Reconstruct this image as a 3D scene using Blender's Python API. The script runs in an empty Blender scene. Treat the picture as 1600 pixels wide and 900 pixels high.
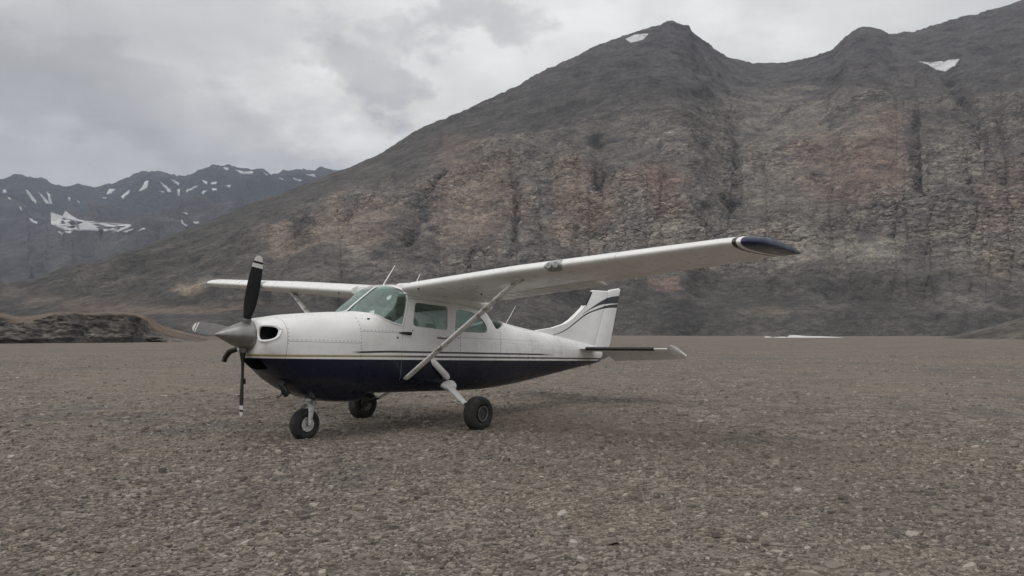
import bpy, bmesh, math, random
import numpy as np
from mathutils import Vector, Matrix
rad = math.radians
rng = np.random.default_rng(7)
random.seed(7)
SC = bpy.context.scene
COL = SC.collection

# ------------------------------------------------------------------ camera
F = 1155.0; CAM_H = 1.3775; HOR = 520.3
CPIT = math.atan((HOR - 450) / F)
cam = bpy.data.cameras.new("Camera"); cam.lens = F / 1600 * 36; cam.sensor_width = 36
cam.clip_start = 0.1; cam.clip_end = 30000
camo = bpy.data.objects.new("Camera", cam); COL.objects.link(camo)
camo.location = (0, 0, CAM_H); camo.rotation_euler = (rad(90) + CPIT, 0, 0)
SC.camera = camo

# ------------------------------------------------------------------ sky, sun, exposure
SUN_EL, SUN_AZ = rad(60), rad(212)          # azimuth clockwise from +Y
SUN_DIR = Vector((math.sin(SUN_AZ) * math.cos(SUN_EL), math.cos(SUN_AZ) * math.cos(SUN_EL), math.sin(SUN_EL)))
W = bpy.data.worlds.new("World"); SC.world = W; W.use_nodes = True
def build_world():
    nt = W.node_tree; N = nt.nodes; L = nt.links
    for n in list(N): N.remove(n)
    out = N.new('ShaderNodeOutputWorld'); bg = N.new('ShaderNodeBackground'); bg.inputs['Strength'].default_value = 0.1
    L.new(bg.outputs[0], out.inputs[0])
    sky = N.new('ShaderNodeTexSky'); sky.sky_type = 'NISHITA'; sky.sun_disc = False
    sky.sun_elevation = SUN_EL; sky.sun_rotation = SUN_AZ; sky.air_density = 1.0; sky.dust_density = 2.0
    tc = N.new('ShaderNodeTexCoord')
    sep = N.new('ShaderNodeSeparateXYZ'); L.new(tc.outputs['Generated'], sep.inputs[0])
    def M(op, a, b=None, c=None):
        m = N.new('ShaderNodeMath'); m.operation = op
        for i, v in enumerate((a, b, c)):
            if v is None: continue
            if isinstance(v, (int, float)): m.inputs[i].default_value = v
            else: L.new(v, m.inputs[i])
        return m.outputs[0]
    zz = M('ADD', M('MAXIMUM', sep.outputs['Z'], 0.0), 0.30)
    cb = N.new('ShaderNodeCombineXYZ')
    L.new(M('DIVIDE', sep.outputs['X'], zz), cb.inputs[0]); L.new(M('DIVIDE', sep.outputs['Y'], zz), cb.inputs[1])
    def noise(scale, detail, rough, off, dist=0.0, stretch=(1, 1, 1), rot=0):
        mp = N.new('ShaderNodeMapping'); mp.inputs['Location'].default_value = off
        mp.inputs['Scale'].default_value = stretch; mp.inputs['Rotation'].default_value = (0, 0, rot)
        L.new(cb.outputs[0], mp.inputs[0])
        n = N.new('ShaderNodeTexNoise'); n.inputs['Scale'].default_value = scale; n.inputs['Detail'].default_value = detail
        n.inputs['Roughness'].default_value = rough; n.inputs['Distortion'].default_value = dist
        L.new(mp.outputs[0], n.inputs['Vector']); return n.outputs['Fac']
    big = noise(0.9, 2, 0.5, (3.1, 1.7, 0), 0.0, (1.0, 0.8, 1), rad(-25))
    med = noise(2.6, 5, 0.58, (7.3, 4.4, 0), 0.0)
    wis = noise(6.0, 3, 0.6, (1.3, 9.4, 0), 0.0, (0.7, 1, 1))
    def ramp(fac, p0, p1):
        r = N.new('ShaderNodeMapRange'); r.interpolation_type = 'SMOOTHERSTEP'
        r.inputs['From Min'].default_value = p0; r.inputs['From Max'].default_value = p1
        L.new(fac, r.inputs['Value']); return r.outputs[0]
    v = M('ADD', M('MULTIPLY', ramp(big, 0.28, 0.72), 1.25), M('MULTIPLY', ramp(med, 0.34, 0.68), 0.85))
    v = M('ADD', v, M('MULTIPLY', wis, 0.4))                          # about 0..2.5
    # cloud lobes drifting in front of the layer: (pixel centre), half-width, half-height, depth
    wv = N.new('ShaderNodeTexNoise'); wv.inputs['Scale'].default_value = 7.0; wv.inputs['Detail'].default_value = 5; wv.inputs['Roughness'].default_value = .62
    wst = N.new('ShaderNodeMapping'); wst.inputs['Scale'].default_value = (1, 1, 1.6); L.new(tc.outputs['Generated'], wst.inputs[0]); L.new(wst.outputs[0], wv.inputs['Vector'])
    wma = N.new('ShaderNodeVectorMath'); wma.operation = 'MULTIPLY_ADD'; wma.inputs[1].default_value = (.26, .26, .2); wma.inputs[2].default_value = (-.13, -.13, -.10)
    L.new(wv.outputs['Color'], wma.inputs[0])
    wad = N.new('ShaderNodeVectorMath'); wad.operation = 'ADD'; L.new(tc.outputs['Generated'], wad.inputs[0]); L.new(wma.outputs[0], wad.inputs[1]); WD = wad.outputs[0]
    def lobe(px, py, rx, ry, depth, tilt=0.0):
        a = (px - 800) / F; b = (450 - py) / F
        cc, cs = math.cos(CPIT), math.sin(CPIT)
        d = Vector((a, cc - b * cs, cs + b * cc)).normalized()
        rt = Vector((d.y, -d.x, 0)).normalized(); up = rt.cross(d)
        if up.z < 0: up = -up
        rt2 = rt * math.cos(tilt) + up * math.sin(tilt); up2 = up * math.cos(tilt) - rt * math.sin(tilt)
        def dot(vv):
            n = N.new('ShaderNodeVectorMath'); n.operation = 'DOT_PRODUCT'; n.inputs[1].default_value = vv
            L.new(WD, n.inputs[0]); return n.outputs['Value']
        u = M('MULTIPLY', dot(rt2), F / rx); w = M('MULTIPLY', M('SUBTRACT', dot(up2), 0), F / ry)
        w = M('SUBTRACT', w, 0.0)
        r2 = M('ADD', M('MULTIPLY', u, u), M('MULTIPLY', w, w))
        r2 = M('ADD', r2, M('MULTIPLY', M('SUBTRACT', 0.5, med), 3.0)); r2 = M('ADD', r2, M('MULTIPLY', M('SUBTRACT', 0.5, wis), 2.6))
        front = M('GREATER_THAN', dot(d), 0.5)
        return M('MULTIPLY', M('MULTIPLY', ramp(r2, 2.6, -0.4), front), depth)
    dark = None
    for a in ((765, 42, 75, 30, 2.0), (575, 105, 75, 36, 2.2, -0.25), (640, 50, 40, 22, 1.2), (230, 175, 330, 48, 1.15, -0.27),
              (40, 200, 160, 60, .4), (60, 50, 200, 40, .2), (840, 140, 330, 150, -1.4), (600, 225, 110, 45, -.9)):
        l = lobe(*a); dark = l if dark is None else M('ADD', dark, l)
    v = M('SUBTRACT', v, dark)
    # the veil is thinnest, so brightest, towards the hidden sun
    sd = N.new('ShaderNodeVectorMath'); sd.operation = 'DOT_PRODUCT'; sd.inputs[1].default_value = SUN_DIR
    L.new(tc.outputs['Generated'], sd.inputs[0])
    glow = M('MULTIPLY', M('POWER', M('MAXIMUM', sd.outputs['Value'], 0.0), 2.0), 2.1)
    lum = M('ADD', M('ADD', M('MULTIPLY', v, 1.55), 5.5), glow)
    tint = N.new('ShaderNodeMix'); tint.data_type = 'RGBA'
    tint.inputs[6].default_value = (0.995, 0.99, 0.995, 1); tint.inputs[7].default_value = (1.01, 1.0, 0.975, 1)
    L.new(ramp(v, 0.2, 2.0), tint.inputs[0])
    vm = N.new('ShaderNodeVectorMath'); vm.operation = 'SCALE'; L.new(tint.outputs[2], vm.inputs[0]); L.new(lum, vm.inputs['Scale'])
    mx = N.new('ShaderNodeMix'); mx.data_type = 'RGBA'; mx.inputs[0].default_value = 0.96
    L.new(sky.outputs[0], mx.inputs[6]); L.new(vm.outputs[0], mx.inputs[7])
    L.new(mx.outputs[2], bg.inputs['Color'])
build_world()
sun = bpy.data.lights.new("sun", 'SUN'); sun.energy = 1.2; sun.angle = rad(56); sun.color = (1.0, 0.965, 0.92)
suno = bpy.data.objects.new("sun", sun); COL.objects.link(suno)
suno.rotation_euler = SUN_DIR.to_track_quat('Z', 'Y').to_euler()
W.cycles.sampling_method = 'MANUAL'; W.cycles.sample_map_resolution = 512
SC.cycles.max_bounces = 5; SC.cycles.diffuse_bounces = 2; SC.cycles.glossy_bounces = 3; SC.cycles.transmission_bounces = 2; SC.cycles.volume_bounces = 0; SC.cycles.transparent_max_bounces = 12
SC.view_settings.view_transform = 'Standard'; SC.view_settings.look = 'None'
SC.view_settings.exposure = 0.0; SC.view_settings.gamma = 1.0; SC.view_settings.use_curve_mapping = False

# ------------------------------------------------------------------ helpers
def ray(px, py):
    a = (px - 800) / F; b = (450 - py) / F
    cc, cs = math.cos(CPIT), math.sin(CPIT)
    return np.array([a, cc - b * cs, cs + b * cc])
def pchip(x, xs, ys):
    xs = np.asarray(xs, float); ys = np.asarray(ys, float); x = np.clip(np.asarray(x, float), xs[0], xs[-1])
    h = np.diff(xs); dl = np.diff(ys) / h; m = np.zeros(len(xs)); m[0] = dl[0]; m[-1] = dl[-1]
    for i in range(1, len(xs) - 1):
        if dl[i - 1] * dl[i] > 0:
            w1 = 2 * h[i] + h[i - 1]; w2 = h[i] + 2 * h[i - 1]; m[i] = (w1 + w2) / (w1 / dl[i - 1] + w2 / dl[i])
    k = np.clip(np.searchsorted(xs, x) - 1, 0, len(h) - 1); t = (x - xs[k]) / h[k]
    return (ys[k] * (1 + 2 * t) * (1 - t) ** 2 + h[k] * m[k] * t * (1 - t) ** 2 + ys[k + 1] * t * t * (3 - 2 * t) + h[k] * m[k + 1] * t * t * (t - 1))
_perm = rng.permutation(256); _perm = np.concatenate([_perm, _perm, _perm])
_g = rng.normal(size=(256, 3)); _g /= np.linalg.norm(_g, axis=1)[:, None]
_perm = _perm.astype(np.int32); _gx, _gy, _gz = [np.ascontiguousarray(_g[:, k]).astype(np.float32) for k in range(3)]
def perlin(P):
    P = np.ascontiguousarray(P.T); fl = np.floor(P); f = (P - fl).astype(np.float32); i = fl.astype(np.int32) & 255
    u = f * f * f * (f * (f * 6 - 15) + 10); v = 1 - u; r = np.zeros(P.shape[1], np.float32)
    for dx in (0, 1):
        px_ = _perm[i[0] + dx]; wx = u[0] if dx else v[0]; fx_ = f[0] - dx
        for dy in (0, 1):
            py_ = _perm[px_ + i[1] + dy]; wxy = wx * (u[1] if dy else v[1]); fy_ = f[1] - dy
            for dz in (0, 1):
                h = _perm[py_ + i[2] + dz]
                r += wxy * (u[2] if dz else v[2]) * (_gx[h] * fx_ + _gy[h] * fy_ + _gz[h] * (f[2] - dz))
    return r
def fbm(P, wl, octv=4, gain=0.5, ridged=False, off=0.0):
    P = np.asarray(P, float) / np.asarray(wl, float) + off; a = 1.0; s = 0; t = 0
    for o in range(octv):
        n = perlin(P) * 1.6
        s = s + a * ((1 - 2 * np.abs(n)) if ridged else n); t += a; a *= gain; P = P * 2.03 + 17.3
    return s / t
def tag(o, label=None, cat=None, group=None, kind=None):
    if label: o['label'] = label
    if cat: o['category'] = cat
    if group: o['group'] = group
    if kind: o['kind'] = kind
    return o
def link(name, me, mat=None, parent=None):
    o = bpy.data.objects.new(name, me); COL.objects.link(o)
    if mat is not None and me is not None and not me.materials:
        for m in (mat if isinstance(mat, (list, tuple)) else [mat]): me.materials.append(m)
    if parent: o.parent = parent
    return o
def np_mesh(name, V, faces, mat=None, parent=None, smooth=True, attrs=None, sharp=None):
    """faces: list of (n,k) int arrays (k may differ per block)"""
    me = bpy.data.meshes.new(name)
    V = np.asarray(V, np.float32); faces = [np.asarray(f, np.int32) for f in faces if len(f)]
    loops = np.concatenate([f.ravel() for f in faces]); tot = np.concatenate([np.full(len(f), f.shape[1], np.int32) for f in faces])
    st = np.concatenate([[0], np.cumsum(tot)[:-1]]).astype(np.int32)
    me.vertices.add(len(V)); me.vertices.foreach_set('co', V.ravel())
    me.loops.add(len(loops)); me.loops.foreach_set('vertex_index', loops)
    me.polygons.add(len(tot)); me.polygons.foreach_set('loop_start', st); me.polygons.foreach_set('loop_total', tot)
    me.polygons.foreach_set('use_smooth', np.full(len(tot), smooth))
    for k, a in (attrs or {}).items():
        a = np.asarray(a, np.float32)
        if a.ndim == 1:
            at = me.attributes.new(k, 'FLOAT', 'POINT'); at.data.foreach_set('value', a)
        else:
            at = me.attributes.new(k, 'FLOAT_COLOR', 'POINT'); at.data.foreach_set('color', np.c_[a, np.ones(len(a))].astype(np.float32).ravel())
    me.update(calc_edges=True); me.validate()
    if sharp: me.set_sharp_from_angle(angle=rad(sharp))
    return link(name, me, mat, parent)
def grid_faces(nr, nc, wrap=False):
    r = np.arange(nr - 1)[:, None]; c = np.arange(nc if wrap else nc - 1)[None, :]; c2 = (c + 1) % nc
    return np.stack([r * nc + c, r * nc + c2, (r + 1) * nc + c2, (r + 1) * nc + c], -1).reshape(-1, 4)
def loft(rings, cap=True):
    """rings: (n,k,3) closed rings -> V, [faces]"""
    R = np.asarray(rings, float); n, k = R.shape[:2]
    fs = [grid_faces(n, k, True)]
    if cap: fs += [np.arange(k)[None, ::-1], (np.arange(k) + (n - 1) * k)[None]]
    return R.reshape(-1, 3), fs
def fix(o, sharp=35):
    bm = bmesh.new(); bm.from_mesh(o.data); bmesh.ops.recalc_face_normals(bm, faces=bm.faces); bm.to_mesh(o.data); bm.free()
    for p in o.data.polygons: p.use_smooth = True
    o.data.set_sharp_from_angle(angle=rad(sharp)); return o
def lofted(name, rings, mat, parent=None, cap=True, sharp=35):
    V, fs = loft(rings, cap); return fix(np_mesh(name, V, fs, mat, parent), sharp)
def tube(name, pts, radii, mat, parent=None, seg=12, flat=None, up=(0, 0, 1), sharp=40):
    """tapered tube along a polyline; flat=(a,b) scales the section along/against 'up'"""
    pts = [Vector(p) for p in pts]; rings = []
    for i, p in enumerate(pts):
        t = (pts[min(i + 1, len(pts) - 1)] - pts[max(i - 1, 0)]).normalized()
        u = Vector(up); b = t.cross(u)
        if b.length < 1e-3: b = t.cross(Vector((1, 0, 0)))
        b.normalize(); u = b.cross(t).normalized(); r = radii[i] if hasattr(radii, '__len__') else radii
        fa, fb = flat or (1, 1)
        rings.append([p + b * (r * fa * math.cos(a)) + u * (r * fb * math.sin(a)) for a in np.linspace(0, 2 * math.pi, seg, endpoint=False)])
    return lofted(name, [[tuple(q) for q in r] for r in rings], mat, parent, True, sharp)
def lathe(name, prof, mat, parent=None, axis='y', center=(0, 0, 0), seg=40, sharp=35, closed=False):
    """prof: (offset along axis, radius)"""
    prof = np.asarray(prof, float); a = np.linspace(0, 2 * np.pi, seg, endpoint=False)
    R = []
    for h, r in prof:
        r = max(r, 1e-4)
        if axis == 'y': R.append(np.c_[r * np.cos(a), np.full(seg, h), r * np.sin(a)])
        elif axis == 'x': R.append(np.c_[np.full(seg, h), r * np.cos(a), r * np.sin(a)])
        else: R.append(np.c_[r * np.cos(a), r * np.sin(a), np.full(seg, h)])
    R = np.array(R) + np.asarray(center, float)
    if closed:
        V = R.reshape(-1, 3); n = len(R); f = grid_faces(n, seg, True)
        last = np.stack([(n - 1) * seg + np.arange(seg), (n - 1) * seg + (np.arange(seg) + 1) % seg, (np.arange(seg) + 1) % seg, np.arange(seg)], -1)
        return fix(np_mesh(name, V, [f, last], mat, parent), sharp)
    return lofted(name, R, mat, parent, True, sharp)
def box(name, c, s, mat, parent=None, bev=0.0, rot=None):
    bm = bmesh.new(); bmesh.ops.create_cube(bm, size=1)
    bmesh.ops.scale(bm, vec=s, verts=bm.verts)
    if bev: bmesh.ops.bevel(bm, geom=bm.edges[:], offset=bev, segments=3, affect='EDGES', profile=.5)
    if rot: bmesh.ops.transform(bm, matrix=rot.to_4x4(), verts=bm.verts)
    bmesh.ops.translate(bm, vec=c, verts=bm.verts)
    me = bpy.data.meshes.new(name); bm.to_mesh(me); bm.free()
    for p in me.polygons: p.use_smooth = True
    me.set_sharp_from_angle(angle=rad(35)); return link(name, me, mat, parent)
def boolean(o, cutters, op='DIFFERENCE', sharp=30):
    """run exact booleans, bake the result into the object, delete the cutters"""
    for c in cutters:
        m = o.modifiers.new('b', 'BOOLEAN'); m.operation = op; m.object = c; m.solver = 'EXACT'
        if hasattr(m, 'material_mode'): m.material_mode = 'TRANSFER'
    bpy.context.view_layer.update()
    dg = bpy.context.evaluated_depsgraph_get()
    me = bpy.data.meshes.new_from_object(o.evaluated_get(dg), depsgraph=dg)
    o.modifiers.clear(); o.data = me
    for c in cutters: bpy.data.objects.remove(c, do_unlink=True)
    for p in me.polygons: p.use_smooth = True
    me.set_sharp_from_angle(angle=rad(sharp)); return o
def round_poly(pts, r, n=6):
    out = []; m = len(pts)
    for i in range(m):
        rr = r[i] if hasattr(r, '__len__') else r
        p = Vector(pts[i]); a = Vector(pts[i - 1]); b = Vector(pts[(i + 1) % m])
        if rr <= 0: out.append(tuple(p)); continue
        da = (a - p); db = (b - p); ra = min(rr, da.length * .45); rb = min(rr, db.length * .45)
        s = p + da.normalized() * ra; e = p + db.normalized() * rb
        for t in np.linspace(0, 1, n): out.append(tuple((1 - t) ** 2 * s + 2 * t * (1 - t) * p + t * t * e))
    return out
def grow(pts, d):
    c = Vector((sum(p[0] for p in pts) / len(pts), sum(p[1] for p in pts) / len(pts)))
    return [tuple(Vector(p) + (Vector(p) - c).normalized() * d) for p in pts]
def prism(pts, y0, y1, mat=None):
    """side-view (x,z) polygon pushed through y0..y1"""
    k = len(pts); R = [[(p[0], y, p[1]) for p in pts] for y in (y0, y1)]
    return lofted('cutter', R, mat, AP)
def prism_x(pts, x0, x1, mat=None):
    R = [[(x, p[0], p[1]) for p in pts] for x in (x0, x1)]
    return lofted('cutter', R, mat, AP)

# ------------------------------------------------------------------ material helpers
class NT:
    def __init__(self, name):
        self.m = bpy.data.materials.new(name); self.m.use_nodes = True
        self.t = self.m.node_tree; self.N = self.t.nodes; self.L = self.t.links
        self.b = self.N['Principled BSDF']
        self.tc = self.N.new('ShaderNodeTexCoord')
    def lk(self, a, b): self.L.new(a, b)
    def setv(self, sock, v):
        if hasattr(v, 'is_linked') or isinstance(v, bpy.types.NodeSocket): self.L.new(v, sock)
        else: sock.default_value = v
    def math(self, op, a, b=None, c=None, clamp=False):
        m = self.N.new('ShaderNodeMath'); m.operation = op; m.use_clamp = clamp
        for i, v in enumerate((a, b, c)):
            if v is not None: self.setv(m.inputs[i], v)
        return m.outputs[0]
    def noise(self, scale, detail=4, rough=.55, vec=None, dist=0, stretch=None, out='Fac', off=(0, 0, 0)):
        n = self.N.new('ShaderNodeTexNoise'); n.inputs['Scale'].default_value = scale; n.inputs['Detail'].default_value = detail
        n.inputs['Roughness'].default_value = rough; n.inputs['Distortion'].default_value = dist
        v = vec or self.tc.outputs['Object']
        mp = self.N.new('ShaderNodeMapping'); mp.inputs['Scale'].default_value = stretch or (1, 1, 1); mp.inputs['Location'].default_value = off
        self.lk(v, mp.inputs[0]); self.lk(mp.outputs[0], n.inputs['Vector']); return n.outputs[out]
    def voro(self, scale, feature='F1', vec=None, out='Distance', stretch=None, rnd=1.0):
        n = self.N.new('ShaderNodeTexVoronoi'); n.feature = feature; n.inputs['Scale'].default_value = scale
        n.inputs['Randomness'].default_value = rnd
        v = vec or self.tc.outputs['Object']
        mp = self.N.new('ShaderNodeMapping'); mp.inputs['Scale'].default_value = stretch or (1, 1, 1)
        self.lk(v, mp.inputs[0]); self.lk(mp.outputs[0], n.inputs['Vector']); return n.outputs[out]
    def voro2(self, scale, vec=None, stretch=None):
        n = self.N.new('ShaderNodeTexVoronoi'); n.inputs['Scale'].default_value = scale; v = vec or self.tc.outputs['Object']
        if stretch:
            mp = self.N.new('ShaderNodeMapping'); mp.inputs['Scale'].default_value = stretch; self.lk(v, mp.inputs[0]); v = mp.outputs[0]
        self.lk(v, n.inputs['Vector']); return n.outputs['Distance'], n.outputs['Color']
    def rng(self, v, a, b, c=0, d=1, smooth=True):
        r = self.N.new('ShaderNodeMapRange'); r.interpolation_type = 'SMOOTHSTEP' if smooth else 'LINEAR'
        for k, x in (('From Min', a), ('From Max', b), ('To Min', c), ('To Max', d)): r.inputs[k].default_value = x
        self.lk(v, r.inputs['Value']); return r.outputs[0]
    def mix(self, f, a, b, blend='MIX'):
        m = self.N.new('ShaderNodeMix'); m.data_type = 'RGBA'; m.blend_type = blend
        self.setv(m.inputs[0], f)
        for i, v in ((6, a), (7, b)):
            if isinstance(v, (tuple, list)): m.inputs[i].default_value = (*v[:3], 1)
            else: self.lk(v, m.inputs[i])
        return m.outputs[2]
    def attr(self, name, out='Color'):
        n = self.N.new('ShaderNodeAttribute'); n.attribute_name = name; return n.outputs[out]
    def bump(self, h, strength=.5, dist=.02, prev=None):
        n = self.N.new('ShaderNodeBump'); n.inputs['Strength'].default_value = strength; n.inputs['Distance'].default_value = dist
        self.lk(h, n.inputs['Height'])
        if prev is not None: self.lk(prev, n.inputs['Normal'])
        return n.outputs[0]
    def xyz(self, vec=None):
        s = self.N.new('ShaderNodeSeparateXYZ'); self.lk(vec or self.tc.outputs['Object'], s.inputs[0]); return s.outputs
    def col(self, c): self.setv(self.b.inputs['Base Color'], (*c, 1) if isinstance(c, (tuple, list)) else c); return self
    def set(self, **k):
        for a, v in k.items(): self.setv(self.b.inputs[{'rough': 'Roughness', 'metal': 'Metallic', 'normal': 'Normal', 'coat': 'Coat Weight', 'coatr': 'Coat Roughness', 'spec': 'Specular IOR Level'}[a]], v)
        return self
def simple(name, c, rough=.5, metal=0., var=.25, scale=12, coat=0.):
    n = NT(name); v = n.noise(scale, 5, .6)
    n.col(n.mix(n.rng(v, .3, .7), tuple(x * (1 - var) for x in c), tuple(min(1, x * (1 + var)) for x in c)))
    n.set(rough=n.rng(n.noise(scale * .6, 4), .3, .7, rough * .8, min(1, rough * 1.2)), metal=metal, coat=coat); return n.m

# ================================================================== THE SETTING
AP_T = Vector((-2.5196, 10.0908, 0.0)); AP_YAW = 0.90597; AP_PIT = 0.03398
def gh(x, y):
    """height of the gravel flat"""
    P = np.c_[np.ravel(x), np.ravel(y), np.zeros(np.size(x))]
    d = np.hypot(P[:, 0], P[:, 1])
    a = np.clip(d / 60, .25, 1.0)
    h = .035 * a * fbm(P, 2.7, 3) + .10 * np.clip((d - 14) / 60, 0, 1) * fbm(P, 19, 3, off=5)
    h += np.clip((d - 14) / 200, 0, 1) * .35 * fbm(P, 90, 2, off=9)
    return h

# ---- materials of the ground
def mat_ground():
    n = NT('gravel_ground'); P = n.tc.outputs['Object']
    warp = n.N.new('ShaderNodeVectorMath'); warp.operation = 'ADD'
    wn = n.N.new('ShaderNodeTexNoise'); wn.inputs['Scale'].default_value = 9; wn.inputs['Detail'].default_value = 3
    sc = n.N.new('ShaderNodeVectorMath'); sc.operation = 'SCALE'; sc.inputs['Scale'].default_value = .05
    n.lk(P, wn.inputs['Vector']); n.lk(wn.outputs['Color'], sc.inputs[0]); n.lk(P, warp.inputs[0]); n.lk(sc.outputs[0], warp.inputs[1])
    v1, c1 = n.voro2(24, warp.outputs[0]); v2, c2 = n.voro2(10.5, warp.outputs[0]); v3, c3 = n.voro2(3.1, warp.outputs[0])
    big = n.noise(.13, 5, .6); mid = n.noise(.9, 5, .65); far = n.noise(.02, 4, .6, stretch=(1, 2.2, 1))
    s1 = n.xyz(c1)[0]; s2 = n.xyz(c2)[1]; s3 = n.xyz(c3)[2]
    tone = n.math('ADD', n.math('MULTIPLY', s1, .42), n.math('ADD', n.math('MULTIPLY', s2, .3), n.math('MULTIPLY', s3, .28)))
    c = n.mix(n.rng(tone, .22, .78), (0.110, 0.090, 0.070), (0.394, 0.330, 0.261))
    c = n.mix(n.rng(mid, .38, .68, 0, .55), c, (0.200, 0.176, 0.149))
    c = n.mix(n.rng(big, .42, .62, 0, .6), c, (0.307, 0.244, 0.180))
    c = n.mix(n.rng(n.noise(.32, 5, .6, off=(4, 9, 2)), .52, .72, 0, .6), c, (0.150, 0.138, 0.127))
    c = n.mix(n.rng(far, .45, .65, 0, .45), c, (0.221, 0.192, 0.160))
    c = n.mix(1, c, (.80, .83, .88), 'MULTIPLY'); n.col(c); n.set(rough=.95, spec=.25)
    hh = n.math('ADD', n.math('ADD', n.math('MULTIPLY', v1, -.030), n.math('MULTIPLY', v2, -.05)), n.math('ADD', n.math('MULTIPLY', v3, -.10), n.math('MULTIPLY', mid, .10)))
    n.set(normal=n.bump(hh, 1.0, 1.0)); return n.m
def mat_stone():
    n = NT('shale_stone'); t = n.attr('tone', 'Fac'); P = n.tc.outputs['Object']
    r = n.N.new('ShaderNodeValToRGB'); e = r.color_ramp.elements
    e[0].position = 0; e[0].color = (0.098, 0.083, 0.070, 1); e[1].position = 1; e[1].color = (.43, .39, .345, 1)
    for p, c in ((.3, (0.170, 0.141, 0.113)), (.55, (0.259, 0.213, 0.165)), (.75, (0.315, 0.264, 0.209)), (.9, (0.410, 0.348, 0.282))):
        k = e.new(p); k.color = (*c, 1)
    n.lk(t, r.inputs[0]); c = r.outputs[0]
    big = n.noise(.32, 5, .6, off=(4, 9, 2)); c = n.mix(n.rng(big, .48, .70, 0, .45), c, n.mix(.5, c, (0.118, 0.114, 0.110)))
    c = n.mix(n.rng(n.noise(.13, 5, .6), .45, .65, 0, .5), c, n.mix(.6, c, (0.322, 0.247, 0.172)))
    c = n.mix(n.rng(n.noise(60, 3, .6), .35, .7), c, n.mix(.35, c, (0.142, 0.120, 0.099)))
    c = n.mix(1, c, (.98, 1.015, 1.07), 'MULTIPLY'); n.col(c); n.set(rough=.88, spec=.3, normal=n.bump(n.noise(70, 4, .6), .35, .006)); return n.m
def mat_rock(name, scale=1.0, bump=1.0):
    n = NT(name); base = n.attr('rockcol'); rk = n.attr('crag', 'Fac'); P = n.tc.outputs['Object']
    a = n.noise(.045 * scale, 6, .62, dist=.3); b = n.noise(.22 * scale, 6, .65, dist=.6, stretch=(1, 1, 1.7)); f = n.noise(.9 * scale, 5, .7)
    w = n.N.new('ShaderNodeVectorMath'); w.operation = 'MULTIPLY_ADD'; w.inputs[1].default_value = (5 / scale,) * 3
    wn = n.N.new('ShaderNodeTexNoise'); wn.inputs['Scale'].default_value = .16 * scale; wn.inputs['Detail'].default_value = 3; n.lk(P, wn.inputs['Vector']); n.lk(wn.outputs['Color'], w.inputs[0]); n.lk(P, w.inputs[2])
    v, vcc = n.voro2(.24 * scale, w.outputs[0], (1, 1, 1.9)); vc = n.xyz(vcc)[0]
    v2, vcc2 = n.voro2(.62 * scale, w.outputs[0], (.8, .8, 1.9)); vc2 = n.xyz(vcc2)[1]
    def mul(c, k): return n.mix(1, c, k, 'MULTIPLY')
    c = n.mix(n.rng(a, .3, .72), mul(base, (.68, .69, .72)), mul(base, (1.28, 1.26, 1.22)))
    c = n.mix(n.rng(b, .32, .7), mul(c, (.66, .66, .68)), mul(c, (1.32, 1.3, 1.27)))
    blocks = n.math('ADD', n.math('MULTIPLY', vc, .5), n.math('MULTIPLY', vc2, .5))
    c = n.mix(n.math('MULTIPLY', rk, .9), c, n.mix(n.rng(blocks, .15, .85), mul(c, (.64, .63, .64)), mul(c, (1.42, 1.4, 1.37))))
    c = n.mix(n.rng(f, .3, .72), mul(c, (.7, .7, .71)), mul(c, (1.3, 1.29, 1.27)))
    n.col(c); n.set(rough=.93, spec=.2)
    edge = n.math('ADD', n.math('MULTIPLY', n.math('MULTIPLY', v, v), -2.2), n.math('MULTIPLY', n.math('MULTIPLY', v2, v2), -.8))
    h = n.math('ADD', n.math('MULTIPLY', b, 1.6), n.math('MULTIPLY', n.math('ADD', blocks, edge), n.math('ADD', n.math('MULTIPLY', rk, 1.5), .1)))
    h = n.math('ADD', h, n.math('MULTIPLY', f, .5))
    n.set(normal=n.bump(h, bump, 1.0 / scale)); return n.m
M_GROUND = mat_ground(); M_STONE = mat_stone(); M_ROCK = mat_rock('mountain_rock', 1.0, 1.0); M_FAR = mat_rock('far_rock', .12, .9); M_LEDGE = mat_rock('ledge_rock', 1.5, .7)
def mat_snow():
    n = NT('old_snow'); v = n.noise(.12, 5, .6)
    c = n.mix(n.rng(v, .3, .7), (.50, .505, .51), (.66, .66, .66)); c = n.mix(n.rng(n.noise(.5, 5, .65), .5, .72, 0, .6), c, (.33, .32, .31)); n.col(c); n.set(rough=.7); return n.m
M_SNOW = mat_snow()

# ---- gravel flat: one polar sheet out to the horizon
def build_ground():
    rr = np.concatenate([[0.6], np.geomspace(1.2, 60, 190), np.geomspace(62, 6900, 56)]); na = 360
    a = np.linspace(0, 2 * np.pi, na, endpoint=False)
    X = rr[:, None] * np.sin(a); Y = rr[:, None] * np.cos(a)
    Z = gh(X, Y).reshape(X.shape)
    V = np.c_[X.ravel(), Y.ravel(), Z.ravel()]
    fs = [grid_faces(len(rr), na, True)[:, ::-1], np.arange(na)[None]]
    o = np_mesh('ground', V, fs, M_GROUND); fix(o, 180); return tag(o, 'flat grey brown gravel airstrip under the aeroplane', kind='structure')
GROUND = build_ground()

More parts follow.
